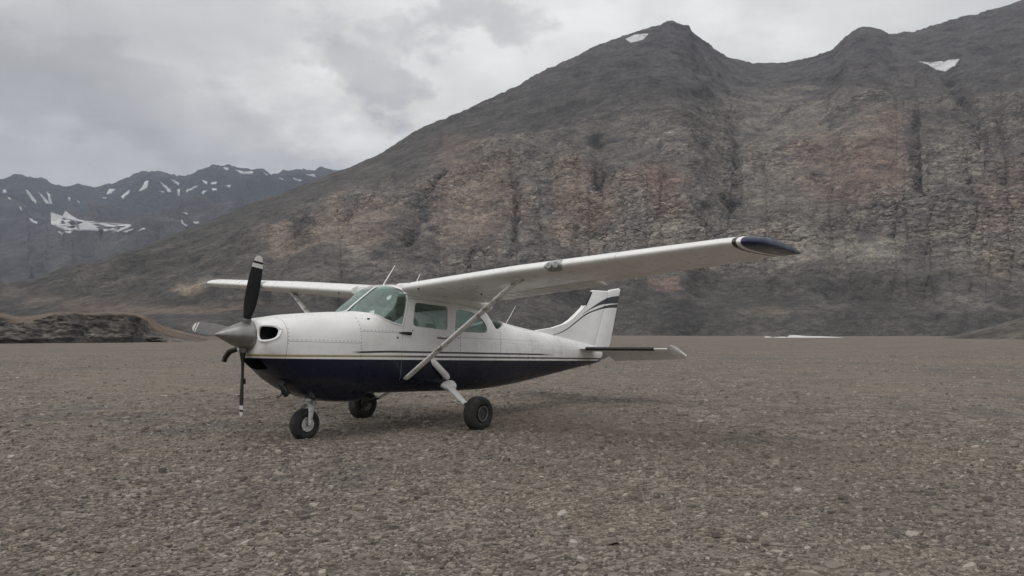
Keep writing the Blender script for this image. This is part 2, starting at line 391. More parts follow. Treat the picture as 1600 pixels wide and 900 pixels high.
# ---- loose flat shale in the foreground
def shard_shapes(n, k=5):
    a = (np.arange(k) / k * 2 * np.pi)[None] + rng.uniform(-.42, .42, (n, k)); r = rng.uniform(.7, 1.15, (n, k))
    return np.cos(a) * r, np.sin(a) * r
def build_gravel():
    pts = []; size = []
    for d0, d1, dens, med in ((3.3, 6.5, 1700, .0118), (6.5, 10, 780, .0135), (10, 16, 270, .0165), (16, 26, 60, .021), (26, 60, 9, .030)):
        th = math.atan(.80)
        area = th * (d1 ** 2 - d0 ** 2); m = int(area * dens)
        d = np.sqrt(rng.uniform(d0 ** 2, d1 ** 2, m)); a = rng.uniform(-th, th, m)
        if d0 > 9:
            keep = rng.random(m) < np.clip((d1 * 1.02 - d) / (d1 - d0), .22, 1) if d1 < 30 else rng.random(m) < np.clip((d1 - d) / (d1 - d0), 0, 1); d = d[keep]; a = a[keep]; m = len(d)
        pts.append(np.c_[d * np.sin(a), d * np.cos(a)]); size.append(med * np.exp(rng.normal(0, .5, m)))
    p = np.concatenate(pts); s = np.clip(np.concatenate(size), .005, .06); n = len(p); k = 5
    cx, cy = shard_shapes(n, k); el = rng.uniform(.42, .85, n); th = rng.normal(.25, .55, n)
    z0 = gh(p[:, 0], p[:, 1]); hh = s * rng.uniform(.12, .42, n)
    ins = rng.uniform(.74, .97, (n, 1))
    def place(ux, uy, uz):
        x = ux * s[:, None]; y = uy * s[:, None] * el[:, None]
        c, sn = np.cos(th)[:, None], np.sin(th)[:, None]
        tx = rng_t[0][:, None]; ty = rng_t[1][:, None]
        X = c * x - sn * y; Y = sn * x + c * y
        return np.stack([X + p[:, :1], Y + p[:, 1:], uz + X * tx + Y * ty + z0[:, None]], -1)
    rng_t = (rng.normal(0, .16, n), rng.normal(.03, .17, n)); z0 = z0 + s * rng.uniform(-.12, .36, n) 
    lo = place(cx, cy, np.tile((-.25 * s)[:, None], (1, k))); hi = place(cx * ins, cy * ins, np.tile(hh[:, None], (1, k)) * rng.uniform(.8, 1.2, (n, k)))
    V = np.concatenate([lo, hi], 1).reshape(-1, 3)
    b = (np.arange(n) * 2 * k)[:, None]; j = np.arange(k); j2 = (j + 1) % k
    side = np.stack([b + j, b + j2, b + k + j2, b + k + j], -1).reshape(-1, 4); top = b + k + j
    tone = np.clip(rng.beta(1.8, 2.0, n) + (rng.random(n) < .010) * .2, 0, 1)
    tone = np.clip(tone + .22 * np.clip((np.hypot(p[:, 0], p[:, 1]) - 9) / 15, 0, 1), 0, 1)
    o = np_mesh('gravel', V, [side, top], M_STONE, smooth=False, attrs={'tone': np.repeat(tone, 2 * k)})
    return tag(o, 'loose shale chips scattered over the foreground airstrip', 'gravel', kind='stuff')
build_gravel()
def build_stones():
    """the largest loose slabs, one object each, shared meshes"""
    protos = []
    for q in range(14):
        k = 7; cx, cy = shard_shapes(1, k); el = random.uniform(.5, .9); h = random.uniform(.12, .3)
        R = []
        for f, z in ((1.0, -.3), (1.02, .2 * h), (.93, .75 * h), (.72, h)):
            R.append(np.c_[cx[0] * f + (0 if z < 0 else random.uniform(-.03, .03)), cy[0] * el * f, np.full(k, z) + np.array([random.uniform(-.05, .05) for _ in range(k)]) * (z > 0)])
        V, fs = loft(np.array(R)); me = np_mesh('stone', V, fs, M_STONE, smooth=False, attrs={'tone': np.full(len(V), .25 + .5 * q / 13)})
        fix(me, 12); [setattr(p, 'use_smooth', False) for p in me.data.polygons]; protos.append(me)
    for o in protos: o.parent = GROUND
    spots = []
    for i in range(300):
        d = math.sqrt(random.uniform(3.9 ** 2, 11.0 ** 2)) if i % 3 else random.uniform(3.9, 6.0); a = random.uniform(-.66, .66)
        spots.append((d * math.sin(a), d * math.cos(a), random.uniform(.022, .045) * (1 + .03 * d)))
    # slabs that stand out in the photograph
    for px, py, s in ((1468, 803, .085), (1300, 884, .07), (1345, 758, .06), (868, 835, .055), (955, 868, .07), (830, 872, .07), (705, 826, .06), (490, 805, .055), (150, 715, .07), (660, 838, .05), (800, 694, .09), (935, 700, .08), (990, 699, .06), (760, 676, .08)):
        r = ray(px, py); t = -CAM_H / r[2]; spots.append((r[0] * t, r[1] * t, s))
    zs = gh(np.array([s[0] for s in spots]), np.array([s[1] for s in spots]))
    for i, ((x, y, s), z) in enumerate(zip(spots, zs)):
        if i < len(protos): o = protos[i]
        else:
            o = protos[i % len(protos)].copy(); COL.objects.link(o); o.parent = GROUND
        o.location = (x, y, z + .004); o.scale = (s, s, s * random.uniform(.7, 1.1)); o.rotation_euler = (random.gauss(0, .08), random.gauss(0, .08), random.uniform(0, 6.28))
build_stones()

# ---- the big mountain: skyline, foot and a slope between them in real metres
RIDGE = [(-420, 560), (-260, 520), (-120, 490), (0, 458), (60, 441), (110, 421), (200, 391), (260, 368), (320, 345), (380, 322), (440, 298), (500, 275), (545, 259), (590, 239), (610, 227), (640, 207), (700, 180), (760, 155),
         (815, 128), (850, 108), (900, 82), (950, 60), (1000, 42), (1030, 32), (1055, 22), (1078, 31), (1110, 61), (1140, 82), (1180, 92), (1215, 94), (1260, 86), (1310, 73), (1335, 48), (1360, 35), (1385, 36), (1402, 46), (1440, 43),
         (1500, 22), (1560, 8), (1600, -3), (1700, -40), (1850, -70), (2050, -60), (2300, -40)]
GULLY = [([(695, 280), (668, 325), (652, 360), (640, 400)], 9, 9), ([(800, 255), (806, 310), (808, 360), (806, 400)], 6, 6), ([(935, 225), (938, 280), (932, 330), (925, 385)], 9, 8), ([(1148, 195), (1150, 260), (1146, 320), (1142, 350)], 8, 7),
         ([(1440, 200), (1436, 260), (1440, 330)], 8, 7), ([(1495, 120), (1515, 170), (1540, 230), (1570, 300)], 16, 9), ([(1290, 150), (1230, 190), (1160, 230)], 10, 4), ([(560, 330), (540, 380)], 8, 4), ([(1050, 270), (1045, 340)], 9, 4), ([(1560, 180), (1585, 260)], 10, 5), ([(870, 220), (860, 300)], 9, 4)]
def pxdist(px, py, line):
    best = np.full(px.shape, 1e9)
    for (ax, ay), (bx, by) in zip(line[:-1], line[1:]):
        dx, dy = bx - ax, by - ay; t = np.clip(((px - ax) * dx + (py - ay) * dy) / (dx * dx + dy * dy), 0, 1)
        best = np.minimum(best, np.hypot(px - ax - t * dx, py - ay - t * dy))
    return best
def sstep(x, a, b):
    t = np.clip((x - a) / (b - a), 0, 1); return t * t * (3 - 2 * t)
def slope_mesh(name, ridge, px0, px1, nc, nr, D0, Dr, qprof, disp, colour, mat, back=14, bk=.5):
    px = np.linspace(px0, px1, nc); rx = np.array([r[0] for r in ridge], float); ry = np.array([r[1] for r in ridge], float)
    pr = np.interp(px, rx, ry); k = np.ones(5) / 5; pr = np.convolve(np.pad(pr, 2, 'edge'), k, 'valid') * .5 + pr * .5
    e_r = (HOR - pr) / F
    d0 = pchip(px, *zip(*D0)); d0 = d0 * (1 + .09 * fbm(np.c_[px, px * 0, px * 0], 170, 4, off=44)); dr = pchip(px, *zip(*Dr))
    s = np.linspace(0, 1, nr)
    q = pchip(s, *zip(*qprof))
    e = s[:, None] * np.maximum(e_r, .004)[None] ; d = d0[None] / (1 - q[:, None] * (1 - d0 / dr)[None])
    foot = np.clip(1 - s / .06, 0, 1)[:, None] ** 1.5
    z = CAM_H + e * d - foot * (CAM_H + 3.0)
    ax = (px - 800) / F
    X = ax[None] * d; Y = d.copy(); Z = z
    PX = np.tile(px, (nr, 1)); PY = HOR - F * e; S = np.tile(s[:, None], (1, nc))
    # back of the mountain
    bs = np.linspace(0, 1, back + 1)[1:]
    Xb = X[-1][None] * (1 + bk * bs[:, None]); Yb = Y[-1][None] * (1 + bk * bs[:, None]); Zb = Z[-1][None] * (1 - bs[:, None] ** 1.1) - 5 * bs[:, None]
    X = np.r_[X, Xb]; Y = np.r_[Y, Yb]; Z = np.r_[Z, Zb]
    PX = np.r_[PX, np.tile(px, (back, 1))]; PY = np.r_[PY, np.tile(PY[-1], (back, 1))]; S = np.r_[S, np.ones((back, nc))]
    P = np.stack([X, Y, Z], -1)
    du = np.gradient(P, axis=1); dv = np.gradient(P, axis=0); nn = np.cross(du, dv); nn /= np.linalg.norm(nn, axis=-1)[..., None] + 1e-9
    nn[nn[..., 2] < 0] *= -1
    P = P.reshape(-1, 3); nn = nn.reshape(-1, 3); PX = PX.ravel(); PY = PY.ravel(); S = S.ravel()
    P2, crag = disp(P, nn, PX, PY, S)
    c = colour(P2, PX, PY, S, crag)
    o = np_mesh(name, P2, [grid_faces(nr + back, nc)], mat, attrs={'rockcol': c, 'crag': crag}); return o
def near_disp(P, n, px, py, S):
    # where bare crags crop out: a belt above the talus, fading upslope and to the left
    wob = fbm(P, 90, 4, off=3)
    lo = pchip(px, (-400, 0, 250, 420, 560, 700, 900, 1050, 1250, 1450, 1600, 2300), (520, 480, 462, 470, 470, 468, 455, 438, 450, 470, 490, 500))
    hi = pchip(px, (-400, 0, 250, 420, 560, 700, 900, 1050, 1250, 1450, 1600, 2300), (520, 470, 425, 360, 310, 255, 215, 190, 150, 140, 150, 150))
    crag = sstep(lo - py, -8, 22) * sstep(py - hi + 45 * wob, -30, 40)
    crag = np.clip(crag * (.78 + .8 * fbm(P, 38, 3, off=8)) * (.35 + .65 * sstep(px, 300, 560)) + .18 * sstep(fbm(P, 60, 4, off=21), .15, .4) * sstep(py - 60, 0, 60) * sstep(lo - py, -10, 20), 0, 1)
    crag = crag * (.42 + .58 * sstep(fbm(P, (120, 120, 80), 4, off=71), -.22, .12))
    tal = sstep(py - lo, -4, 20)
    sc = np.clip(np.linalg.norm(P, axis=1) / 500, .6, 2)
    edge = sstep(S, .0, .05)
    h = 15 * fbm(P, 150, 4, ridged=True, off=1) * (1 - tal * .8) * sstep(1.0 - S, -.02, .25)
    h += crag * (5.5 * fbm(P, (46, 46, 80), 4, ridged=True, off=4) + (5.0 - 2.5 * sstep(px, 1020, 1180)) * fbm(P + 12 * fbm(P, 50, 3, off=77)[:, None], (44, 44, 200), 4, ridged=True, off=2) * np.clip(1 + 2 * fbm(P, 110, 2, off=78), 0, 2) + 2.2 * fbm(P, (13, 13, 7), 4, ridged=True, off=5))
    # ledges along dipping strata
    st = P[:, 2] * 1.0 + .10 * P[:, 0] + 7 * fbm(P, 55, 3, off=6)
    for per, amp in ((11.0, 3.2), (4.3, 1.9)):
        fr = (st / per) % 1.0; saw = np.where(fr < .8, fr / .8, (1 - fr) / .2)
        h += amp * (saw - .5) * (crag * .9 + .08) * (1 + .9 * sstep(px, 1020, 1150)) * np.clip(.5 + 1.4 * fbm(P, 40, 2, off=per), 0, 1.3)
    h += (1 - crag) * (1 - tal) * 1.5 * fbm(P, (22, 22, 14), 4, off=12) + 1.1 * fbm(P, 6, 3, off=15) * (.35 + crag) * (1 - tal * .7)
    h += (1 - crag) * sstep(300 - py, 0, 150) * 3.0 * fbm(P, (50, 50, 22), 4, ridged=True, off=18) * sc
    h += tal * 1.6 * fbm(P, (30, 60, 60), 3, off=25)
    # jointed blocks standing proud of each other
    wx = P + np.stack([fbm(P, 20, 3, off=61), fbm(P, 20, 3, off=62), fbm(P, 20, 3, off=63)], -1) * 9
    for sz, amp in ((11.0, 1.5), (5.0, 1.5), (2.6, 1.0)):
        q = np.floor((wx @ np.array([[.82, .5, .27], [-.55, .80, .2], [-.12, -.32, .94]]).T) / np.array([sz * 1.5, sz, sz * .7])).astype(np.int64)
        hs = ((q[:, 0] * 73856093) ^ (q[:, 1] * 19349663) ^ (q[:, 2] * 83492791)) % 1009 / 1009.0
        h += amp * (hs - .5) * (crag * 1.1 + .03 * (1 - tal))
    gw = px + 16 * fbm(P, 45, 4, off=30); gn = 1.2 * fbm(P, 30, 3, off=33)
    for line, w, dep in GULLY:
        dd = pxdist(gw, py, line); h -= 1.25 * dep * np.exp(-(dd / w) ** 2) * np.clip(.65 + gn, 0, 1.3)
    # knobs on the skyline
    return P + n * (h * edge)[:, None], crag
def blot(px, py, cx, cy, rx, ry, P, off):
    r = np.hypot((px - cx) / rx, (py - cy) / ry); k = np.nonzero(r < 2.1)[0]; out = np.zeros(len(px))
    if len(k): out[k] = sstep(-(r[k] + .75 * fbm(P[k], 35, 4, off=off) + .3 * fbm(P[k], 9, 3, off=off)), -1.15, -.45)
    return out
def near_colour(P, px, py, S, crag):
    g = fbm(P, 120, 4, off=40)[:, None]; g2 = fbm(P, 30, 4, off=41)[:, None]
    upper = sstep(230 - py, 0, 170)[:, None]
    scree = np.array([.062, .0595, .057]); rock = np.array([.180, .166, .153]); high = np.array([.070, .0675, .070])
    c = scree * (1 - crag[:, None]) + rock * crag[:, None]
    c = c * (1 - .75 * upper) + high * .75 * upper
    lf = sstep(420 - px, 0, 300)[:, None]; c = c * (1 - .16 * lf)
    c = c * (1 + .22 * g + .18 * g2)
    def mixin(m, col, k=1.0):
        nonlocal c
        m = np.clip(m * k, 0, 1)[:, None]; c = c * (1 - m) + np.array(col) * m
    for i, (cx, cy, rx, ry, k) in enumerate(((555, 375, 70, 55, .6), (740, 330, 80, 85, .7), (900, 340, 55, 80, .65), (460, 400, 60, 30, .5), (960, 330, 30, 40, .35))):
        mixin(blot(px, py, cx, cy, rx, ry, P, 50 + i), (.200, .163, .140), k)
    for i, (cx, cy, rx, ry, k) in enumerate(((1040, 320, 28, 45, .55), (1310, 280, 110, 70, .48), (1385, 260, 55, 80, .45), (1020, 300, 50, 30, .4), (1040, 448, 26, 10, .7), (1560, 330, 60, 80, .3), (715, 235, 60, 30, .3))):
        mixin(blot(px, py, cx, cy, rx, ry, P, 60 + i), (.170, .124, .108), k)
    for i, (cx, cy, rx, ry, k) in enumerate(((925, 385, 34, 14, .7), (1350, 415, 75, 18, .65), (1240, 400, 60, 22, .55), (1250, 200, 130, 60, .35), (1210, 300, 90, 70, .35), (1500, 485, 60, 12, .22), (540, 425, 40, 16, .4))):
        mixin(blot(px, py, cx, cy, rx, ry, P, 70 + i), (.215, .200, .178), k)
    mixin(blot(px, py, 300, 468, 32, 9, P, 80), (.20, .165, .128), .75); mixin(blot(px, py, 330, 462, 22, 8, P, 81), (.20, .18, .155), .6)
    mixin(blot(px, py, 1550, 445, 45, 20, P, 82), (.15, .125, .095), .4); mixin(blot(px, py, 1200, 492, 60, 9, P, 83), (.115, .098, .076), .4)
    mixin(blot(px, py, 230, 490, 160, 10, P, 84), (.135, .106, .088), .6); mixin(blot(px, py, 100, 480, 200, 10, P, 87), (.12, .10, .086), .5)
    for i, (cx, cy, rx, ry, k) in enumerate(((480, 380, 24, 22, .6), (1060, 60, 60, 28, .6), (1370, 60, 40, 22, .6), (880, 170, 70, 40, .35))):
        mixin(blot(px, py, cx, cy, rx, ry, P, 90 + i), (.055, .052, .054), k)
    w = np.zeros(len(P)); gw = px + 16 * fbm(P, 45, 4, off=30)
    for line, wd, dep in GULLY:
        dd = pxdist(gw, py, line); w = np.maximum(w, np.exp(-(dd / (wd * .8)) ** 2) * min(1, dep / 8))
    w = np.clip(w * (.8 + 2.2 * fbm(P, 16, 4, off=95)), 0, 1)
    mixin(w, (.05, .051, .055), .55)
    return np.clip(c * 1.48, .02, .6)
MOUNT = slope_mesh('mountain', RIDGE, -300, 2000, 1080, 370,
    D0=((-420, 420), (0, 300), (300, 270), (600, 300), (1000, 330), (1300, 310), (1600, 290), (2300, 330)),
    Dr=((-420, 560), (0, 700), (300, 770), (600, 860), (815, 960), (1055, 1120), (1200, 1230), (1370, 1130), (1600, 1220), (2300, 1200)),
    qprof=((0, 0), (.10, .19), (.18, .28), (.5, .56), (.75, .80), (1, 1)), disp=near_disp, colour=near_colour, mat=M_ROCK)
tag(MOUNT, kind='structure')

# ---- distant snow-streaked range
FARR = [(-420, 300), (-200, 270), (-60, 288), (0, 280), (20, 277), (50, 281), (80, 286), (120, 286), (150, 288), (175, 285), (195, 277), (215, 270), (232, 266), (250, 270), (268, 276), (285, 276), (305, 269), (330, 263), (352, 261), (372, 266), (395, 268), (412, 273),
        (430, 271), (450, 266), (465, 268), (490, 267), (512, 264), (560, 272), (640, 262), (760, 280), (900, 300), (1000, 330)]
def far_disp(P, n, px, py, S):
    e = sstep(S, 0, .1)
    rel = sstep(1.0 - S, -.02, .3)
    h = 230 * fbm(P, 1500, 4, ridged=True, off=1) * (rel * .8 + .06) + 150 * fbm(P, (330, 800, 800), 4, ridged=True, off=5) * (.15 + .85 * rel) + 45 * fbm(P, 150, 4, ridged=True, off=9) * (.3 + .7 * rel)
    bowl = np.exp(-(((px - 150) / 110) ** 2 + ((py - 345) / 45) ** 2)); h = h * (1 - .65 * bowl) - 120 * bowl
    h += 42 * (fbm(P, (110, 400, 400), 4, ridged=True, off=19) - .55)
    return P + n * (h * e)[:, None], np.full(len(P), .8) * sstep(400 - py, 0, 60) + .1
def far_colour(P, px, py, S, crag):
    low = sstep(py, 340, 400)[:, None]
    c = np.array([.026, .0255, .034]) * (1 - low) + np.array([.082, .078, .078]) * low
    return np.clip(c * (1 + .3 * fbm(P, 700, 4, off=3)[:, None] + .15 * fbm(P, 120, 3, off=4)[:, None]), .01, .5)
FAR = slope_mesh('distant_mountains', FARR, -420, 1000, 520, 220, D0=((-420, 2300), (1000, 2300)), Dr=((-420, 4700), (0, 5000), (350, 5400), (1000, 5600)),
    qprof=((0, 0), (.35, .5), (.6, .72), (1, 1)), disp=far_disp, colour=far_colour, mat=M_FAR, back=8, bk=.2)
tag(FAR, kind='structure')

# ---- dark rock ledge at the edge of the strip, left
def build_ledge():
    nu, nv = 420, 110
    u = np.linspace(0, 1, nu); px = -420 + u * 770
    base = pchip(px + 24, (-420, 0, 150, 235, 265, 300, 350), (92, 96, 101, 106, 110, 108, 106))
    top = pchip(px + 24, (-420, -200, 0, 60, 130, 200, 250, 262, 285, 310, 350), (3.6, 4.2, 4.1, 4.0, 4.2, 4.3, 3.9, 2.6, 1.5, .9, .1))
    top = top * (1 + .10 * fbm(np.c_[px, px * 0, px * 0], 42, 4, off=3)) * (1 - .25 * np.exp(-((px - 40) / 30) ** 2))
    v = np.linspace(0, 1, nv)
    face = np.clip(v / .5, 0, 1); shelf = np.clip((v - .5) / .5, 0, 1)
    run = 1.6 + 9.0 * sstep(px, 235, 310)
    d = base[None] + (face ** 1.3)[:, None] * run[None] + (shelf ** 1.6)[:, None] * 190
    z = top[None] * (face[:, None] ** .8) - .25 + (shelf ** 1.5)[:, None] * 5.0 * np.clip(top / 3, 0, 1)[None]
    X = (px - 800)[None] / F * d; P = np.stack([X, d, z], -1).reshape(-1, 3)
    PX = np.tile(px, (nv, 1)).ravel(); FV = np.tile(face[:, None], (1, nu)).ravel(); SV = np.tile(shelf[:, None], (1, nu)).ravel()
    fm = sstep(FV, 0.02, .2) * (1 - sstep(SV, 0, .12))
    h = fm * (.9 * fbm(P, (7, 7, 4), 4, ridged=True, off=3) + .6 * fbm(P, (1.6, 1.6, 1.0), 4, ridged=True, off=8) + .9 * fbm(P, 14, 3, off=6))
    st = P[:, 2] + .35 * fbm(P, 6, 3, off=2); fr = (st / 1.0) % 1; h += fm * .18 * (np.where(fr < .75, fr / .75, (1 - fr) / .25) - .5)
    h -= fm * 1.2 * np.exp(-((PX - 205) / 16) ** 2) * (FV > .25); h -= fm * .9 * np.exp(-((PX - 130) / 9) ** 2)
    P[:, 1] -= h; P[:, 2] += (fm * .15 + sstep(SV, 0, .1) * .2) * fbm(P, (4, 6, 4), 4, off=11) + sstep(SV, 0, .2) * .8 * fbm(P, 25, 3, off=15)
    crag = np.clip(fm * .7, .05, 1)
    top_m = sstep(SV + (FV > .92) * .1, 0, .1)[:, None]
    c = np.array([.135, .127, .117]) * (1 - top_m) + np.array([.17, .138, .114]) * top_m
    pale = (sstep(fbm(P, 6, 4, off=22), .05, .4) * fm)[:, None]; c = c * (1 - pale) + np.array([.20, .183, .163]) * pale
    recess_shade = (fm * np.exp(-((PX - 212) / 14) ** 2) * sstep(fbm(P, 8, 3, off=32), -.35, .2))[:, None]; c = c * (1 - .7 * recess_shade) + np.array([.03, .03, .032]) * .7 * recess_shade  # shade of the carved recess, painted dark into the rock colour
    rd = (sstep(fbm(P, 30, 4, off=27), -.05, .3)[:, None]) * top_m; c = c * (1 - .6 * rd) + np.array([.17, .105, .075]) * .6 * rd
    o = np_mesh('rock_ledge', P, [grid_faces(nv, nu)], M_LEDGE, attrs={'rockcol': c, 'crag': crag})
    return tag(o, kind='structure')
build_ledge()
# ---- gravel mound at the right edge
def build_mound():
    na, nr = 120, 40; cx, cy, R = 143.0, 175.0, 35.0
    a = np.linspace(0, 2 * np.pi, na, endpoint=False); r = np.linspace(0.001, 1, nr)
    X = cx + R * r[:, None] * np.cos(a) * 1.1; Y = cy + R * r[:, None] * np.sin(a)
    Z = 12.0 * np.clip(1 - r, 0, 1)[:, None] ** 1.15 * np.ones(na) - .3
    P = np.stack([X, Y, Z], -1).reshape(-1, 3); P[:, 2] += fbm(P, 12, 4) * .7 * np.tile(np.clip(1.2 - r, 0, 1)[:, None], (1, na)).ravel()
    c = np.array([.118, .106, .094])[None] * (1 + .25 * fbm(P, 14, 3)[:, None])
    o = np_mesh('gravel_mound', P, [grid_faces(nr, na, True)], M_LEDGE, attrs={'rockcol': c, 'crag': np.full(len(P), .05)}); fix(o, 180); return tag(o, kind='structure')
build_mound()

# ---- snow lying on the slopes
bpy.context.view_layer.update()
DG = bpy.context.evaluated_depsgraph_get()
def drape(name, poly, target, lift, label, group=None, jit=.8, dy=0):
    poly0 = poly; poly = np.array(poly, float) + (0, dy); m = len(poly); per = []
    for i in range(m):
        a, b = poly[i], poly[(i + 1) % m]; k = max(2, int(np.hypot(*(b - a)) / 2.5))
        for t in np.arange(k) / k: per.append(a + (b - a) * t + rng.normal(0, jit * .35, 2))
    per = np.array(per); cen = poly.mean(0); K = len(per); rings = [.05, .3, .55, .78, .93, 1.0, 1.0]
    V = []; ok = True
    for q, f in enumerate(rings):
        for p in per:
            c = cen + (p - cen) * f; dr = Vector(ray(*c)).normalized()
            hit, loc, nor, _ = target.ray_cast(Vector((0, 0, CAM_H)), dr)
            if not hit: return drape(name, poly0, target, lift, label, group, jit, dy + 2) if dy < 24 else None
            if nor.z < 0: nor = -nor
            up = lift * (1.0 if q < 5 else (.6 if q == 5 else -1.2))
            V.append(tuple(loc + nor * up))
    o = np_mesh(name, V, [grid_faces(len(rings), K, True), np.arange(K)[None]], M_SNOW); fix(o, 60)
    return tag(o, label, 'snow patch', group)
def z4(*p): return [(x / 2.647, 220 + y / 2.647) for x, y in p]
def z6(*p): return [(1000 + x / 2.647, y / 2.647) for x, y in p]
drape('snow_patch', z4((210, 297), (232, 320), (256, 322), (268, 293), (288, 321), (350, 335), (440, 346), (500, 348), (545, 350), (500, 366), (440, 377), (380, 374), (270, 372), (213, 348)), FAR, 7, 'largest snow field, fan shaped, in the bowl of the distant range')
drape('snow_patch', z6((-60, 162), (-25, 145), (36, 139), (12, 165), (-38, 178)), MOUNT, .7, 'white snow patch just left of the highest pointed peak', jit=.5)
drape('snow_patch', z6((1150, 254), (1200, 261), (1245, 253), (1262, 265), (1275, 250), (1320, 245), (1305, 270), (1260, 297), (1225, 288), (1190, 268)), MOUNT, .7, 'wing shaped snow patch below the rounded second summit at right', jit=.5)
STREAKS = ([(105, 205), (120, 212), (150, 252), (148, 260), (128, 244)], [(158, 213), (172, 224), (206, 262), (190, 260)], [(193, 208), (206, 222), (214, 264), (204, 258)], [(117, 318), (157, 342), (150, 347), (122, 328)],
           [(450, 202), (478, 200), (462, 220), (442, 222)], [(500, 232), (540, 202), (534, 218), (510, 240)], [(590, 192), (600, 168), (614, 165), (608, 196), (574, 212)], [(662, 172), (690, 192), (708, 212), (696, 214)],
           [(704, 162), (742, 172), (738, 186), (724, 176)], [(733, 200), (743, 204), (741, 228), (735, 226)], [(770, 206), (818, 185), (816, 191), (774, 212)], [(838, 163), (860, 170), (856, 180), (846, 176)], [(832, 217), (842, 207), (858, 206), (840, 222)],
           [(973, 121), (1000, 131), (1048, 129), (1044, 137), (1000, 138)], [(922, 110), (945, 113), (944, 121), (930, 118)], [(1213, 154), (1247, 163), (1242, 170), (1220, 164)], [(1150, 153), (1172, 158), (1170, 164)], [(757, 298), (778, 302), (775, 310)],
           [(798, 336), (822, 336), (818, 346), (804, 346)], [(462, 380), (500, 368), (542, 350), (545, 354), (505, 374)], [(508, 380), (550, 364), (552, 369), (520, 382)], [(570, 377), (596, 364), (600, 368)], [(10, 205), (24, 203), (28, 214), (16, 218)], [(28, 230), (42, 236), (47, 248), (36, 244)],
           [(78, 273), (88, 276), (92, 290), (84, 287)], [(655, 207), (680, 212), (676, 218)], [(875, 198), (898, 200), (896, 208), (880, 207)], [(872, 175), (898, 172), (896, 180), (876, 183)], [(932, 188), (955, 186), (952, 193)], [(270, 379), (300, 379), (296, 384), (274, 384)], [(240, 378), (260, 380), (258, 386), (244, 385)], [(1090, 133), (1110, 140), (1100, 144)], [(1262, 140), (1300, 140), (1305, 150), (1280, 146)],
           [(748, 330), (772, 352), (768, 358), (752, 342)], [(318, 248), (332, 254), (330, 260)], [(280, 236), (290, 240), (288, 250)], [(422, 236), (440, 234), (436, 242)])
ORD = 'first second third fourth fifth sixth seventh eighth ninth tenth eleventh twelfth thirteenth fourteenth fifteenth sixteenth seventeenth eighteenth nineteenth'.split()
ORD += ['twentieth'] + ['twenty ' + o for o in ORD[:9]] + ['thirtieth'] + ['thirty ' + o for o in ORD[:9]]
STREAKS = sorted(STREAKS, key=lambda p: sum(q[0] for q in p) / len(p))
for k, pl in enumerate(STREAKS):
    drape('snow_patch', z4(*pl), FAR, 5, 'small snow streak on the distant range, %s from the left' % ORD[k], 'snow streaks on the distant range', jit=1.0)
def snow_bank(pxs, D, hts, wid, label):
    """thin old snow bank lying on the gravel"""
    x = np.interp(np.linspace(0, 1, 40), np.linspace(0, 1, len(pxs)), [(p - 800) / F * D for p in pxs]); h = np.interp(np.linspace(0, 1, 40), np.linspace(0, 1, len(hts)), hts)
    R = []
    for xi, hi in zip(x, h):
        w = wid * (.3 + hi / max(hts)); n = random.uniform(-.2, .2)
        R.append([(xi, D - .5 * w + n, -.3), (xi, D - .45 * w + n, hi * .45), (xi + .3, D - .1 * w, hi * .95), (xi + .2, D + .35 * w, hi * 1.02), (xi, D + .6 * w, -.3)])
    o = lofted('snow_patch', R, M_SNOW, sharp=70); return tag(o, label, 'snow patch')
snow_bank((1229, 1250, 1285, 1313), 215, (.05, .8, .6, .45, .4, .25, .08), 8, 'long flat white snow bank on the gravel below the right slope')
snow_bank((1193, 1204), 222, (.05, .4, .3, .05), 3, 'short thin snow scrap just left of the long snow bank')
snow_bank((1206, 1230), 212, (.05, .22, .3, .1), 2, 'low snow strip touching the left end of the long bank')

# ================================================================== THE AEROPLANE  (x aft, y to its right = away, z up)
AP = bpy.data.objects.new('airplane', None); COL.objects.link(AP)
AP.location = AP_T; AP.rotation_euler = (0, AP_PIT, AP_YAW)
tag(AP, 'white and navy high wing propeller aeroplane parked on the gravel strip', 'airplane')

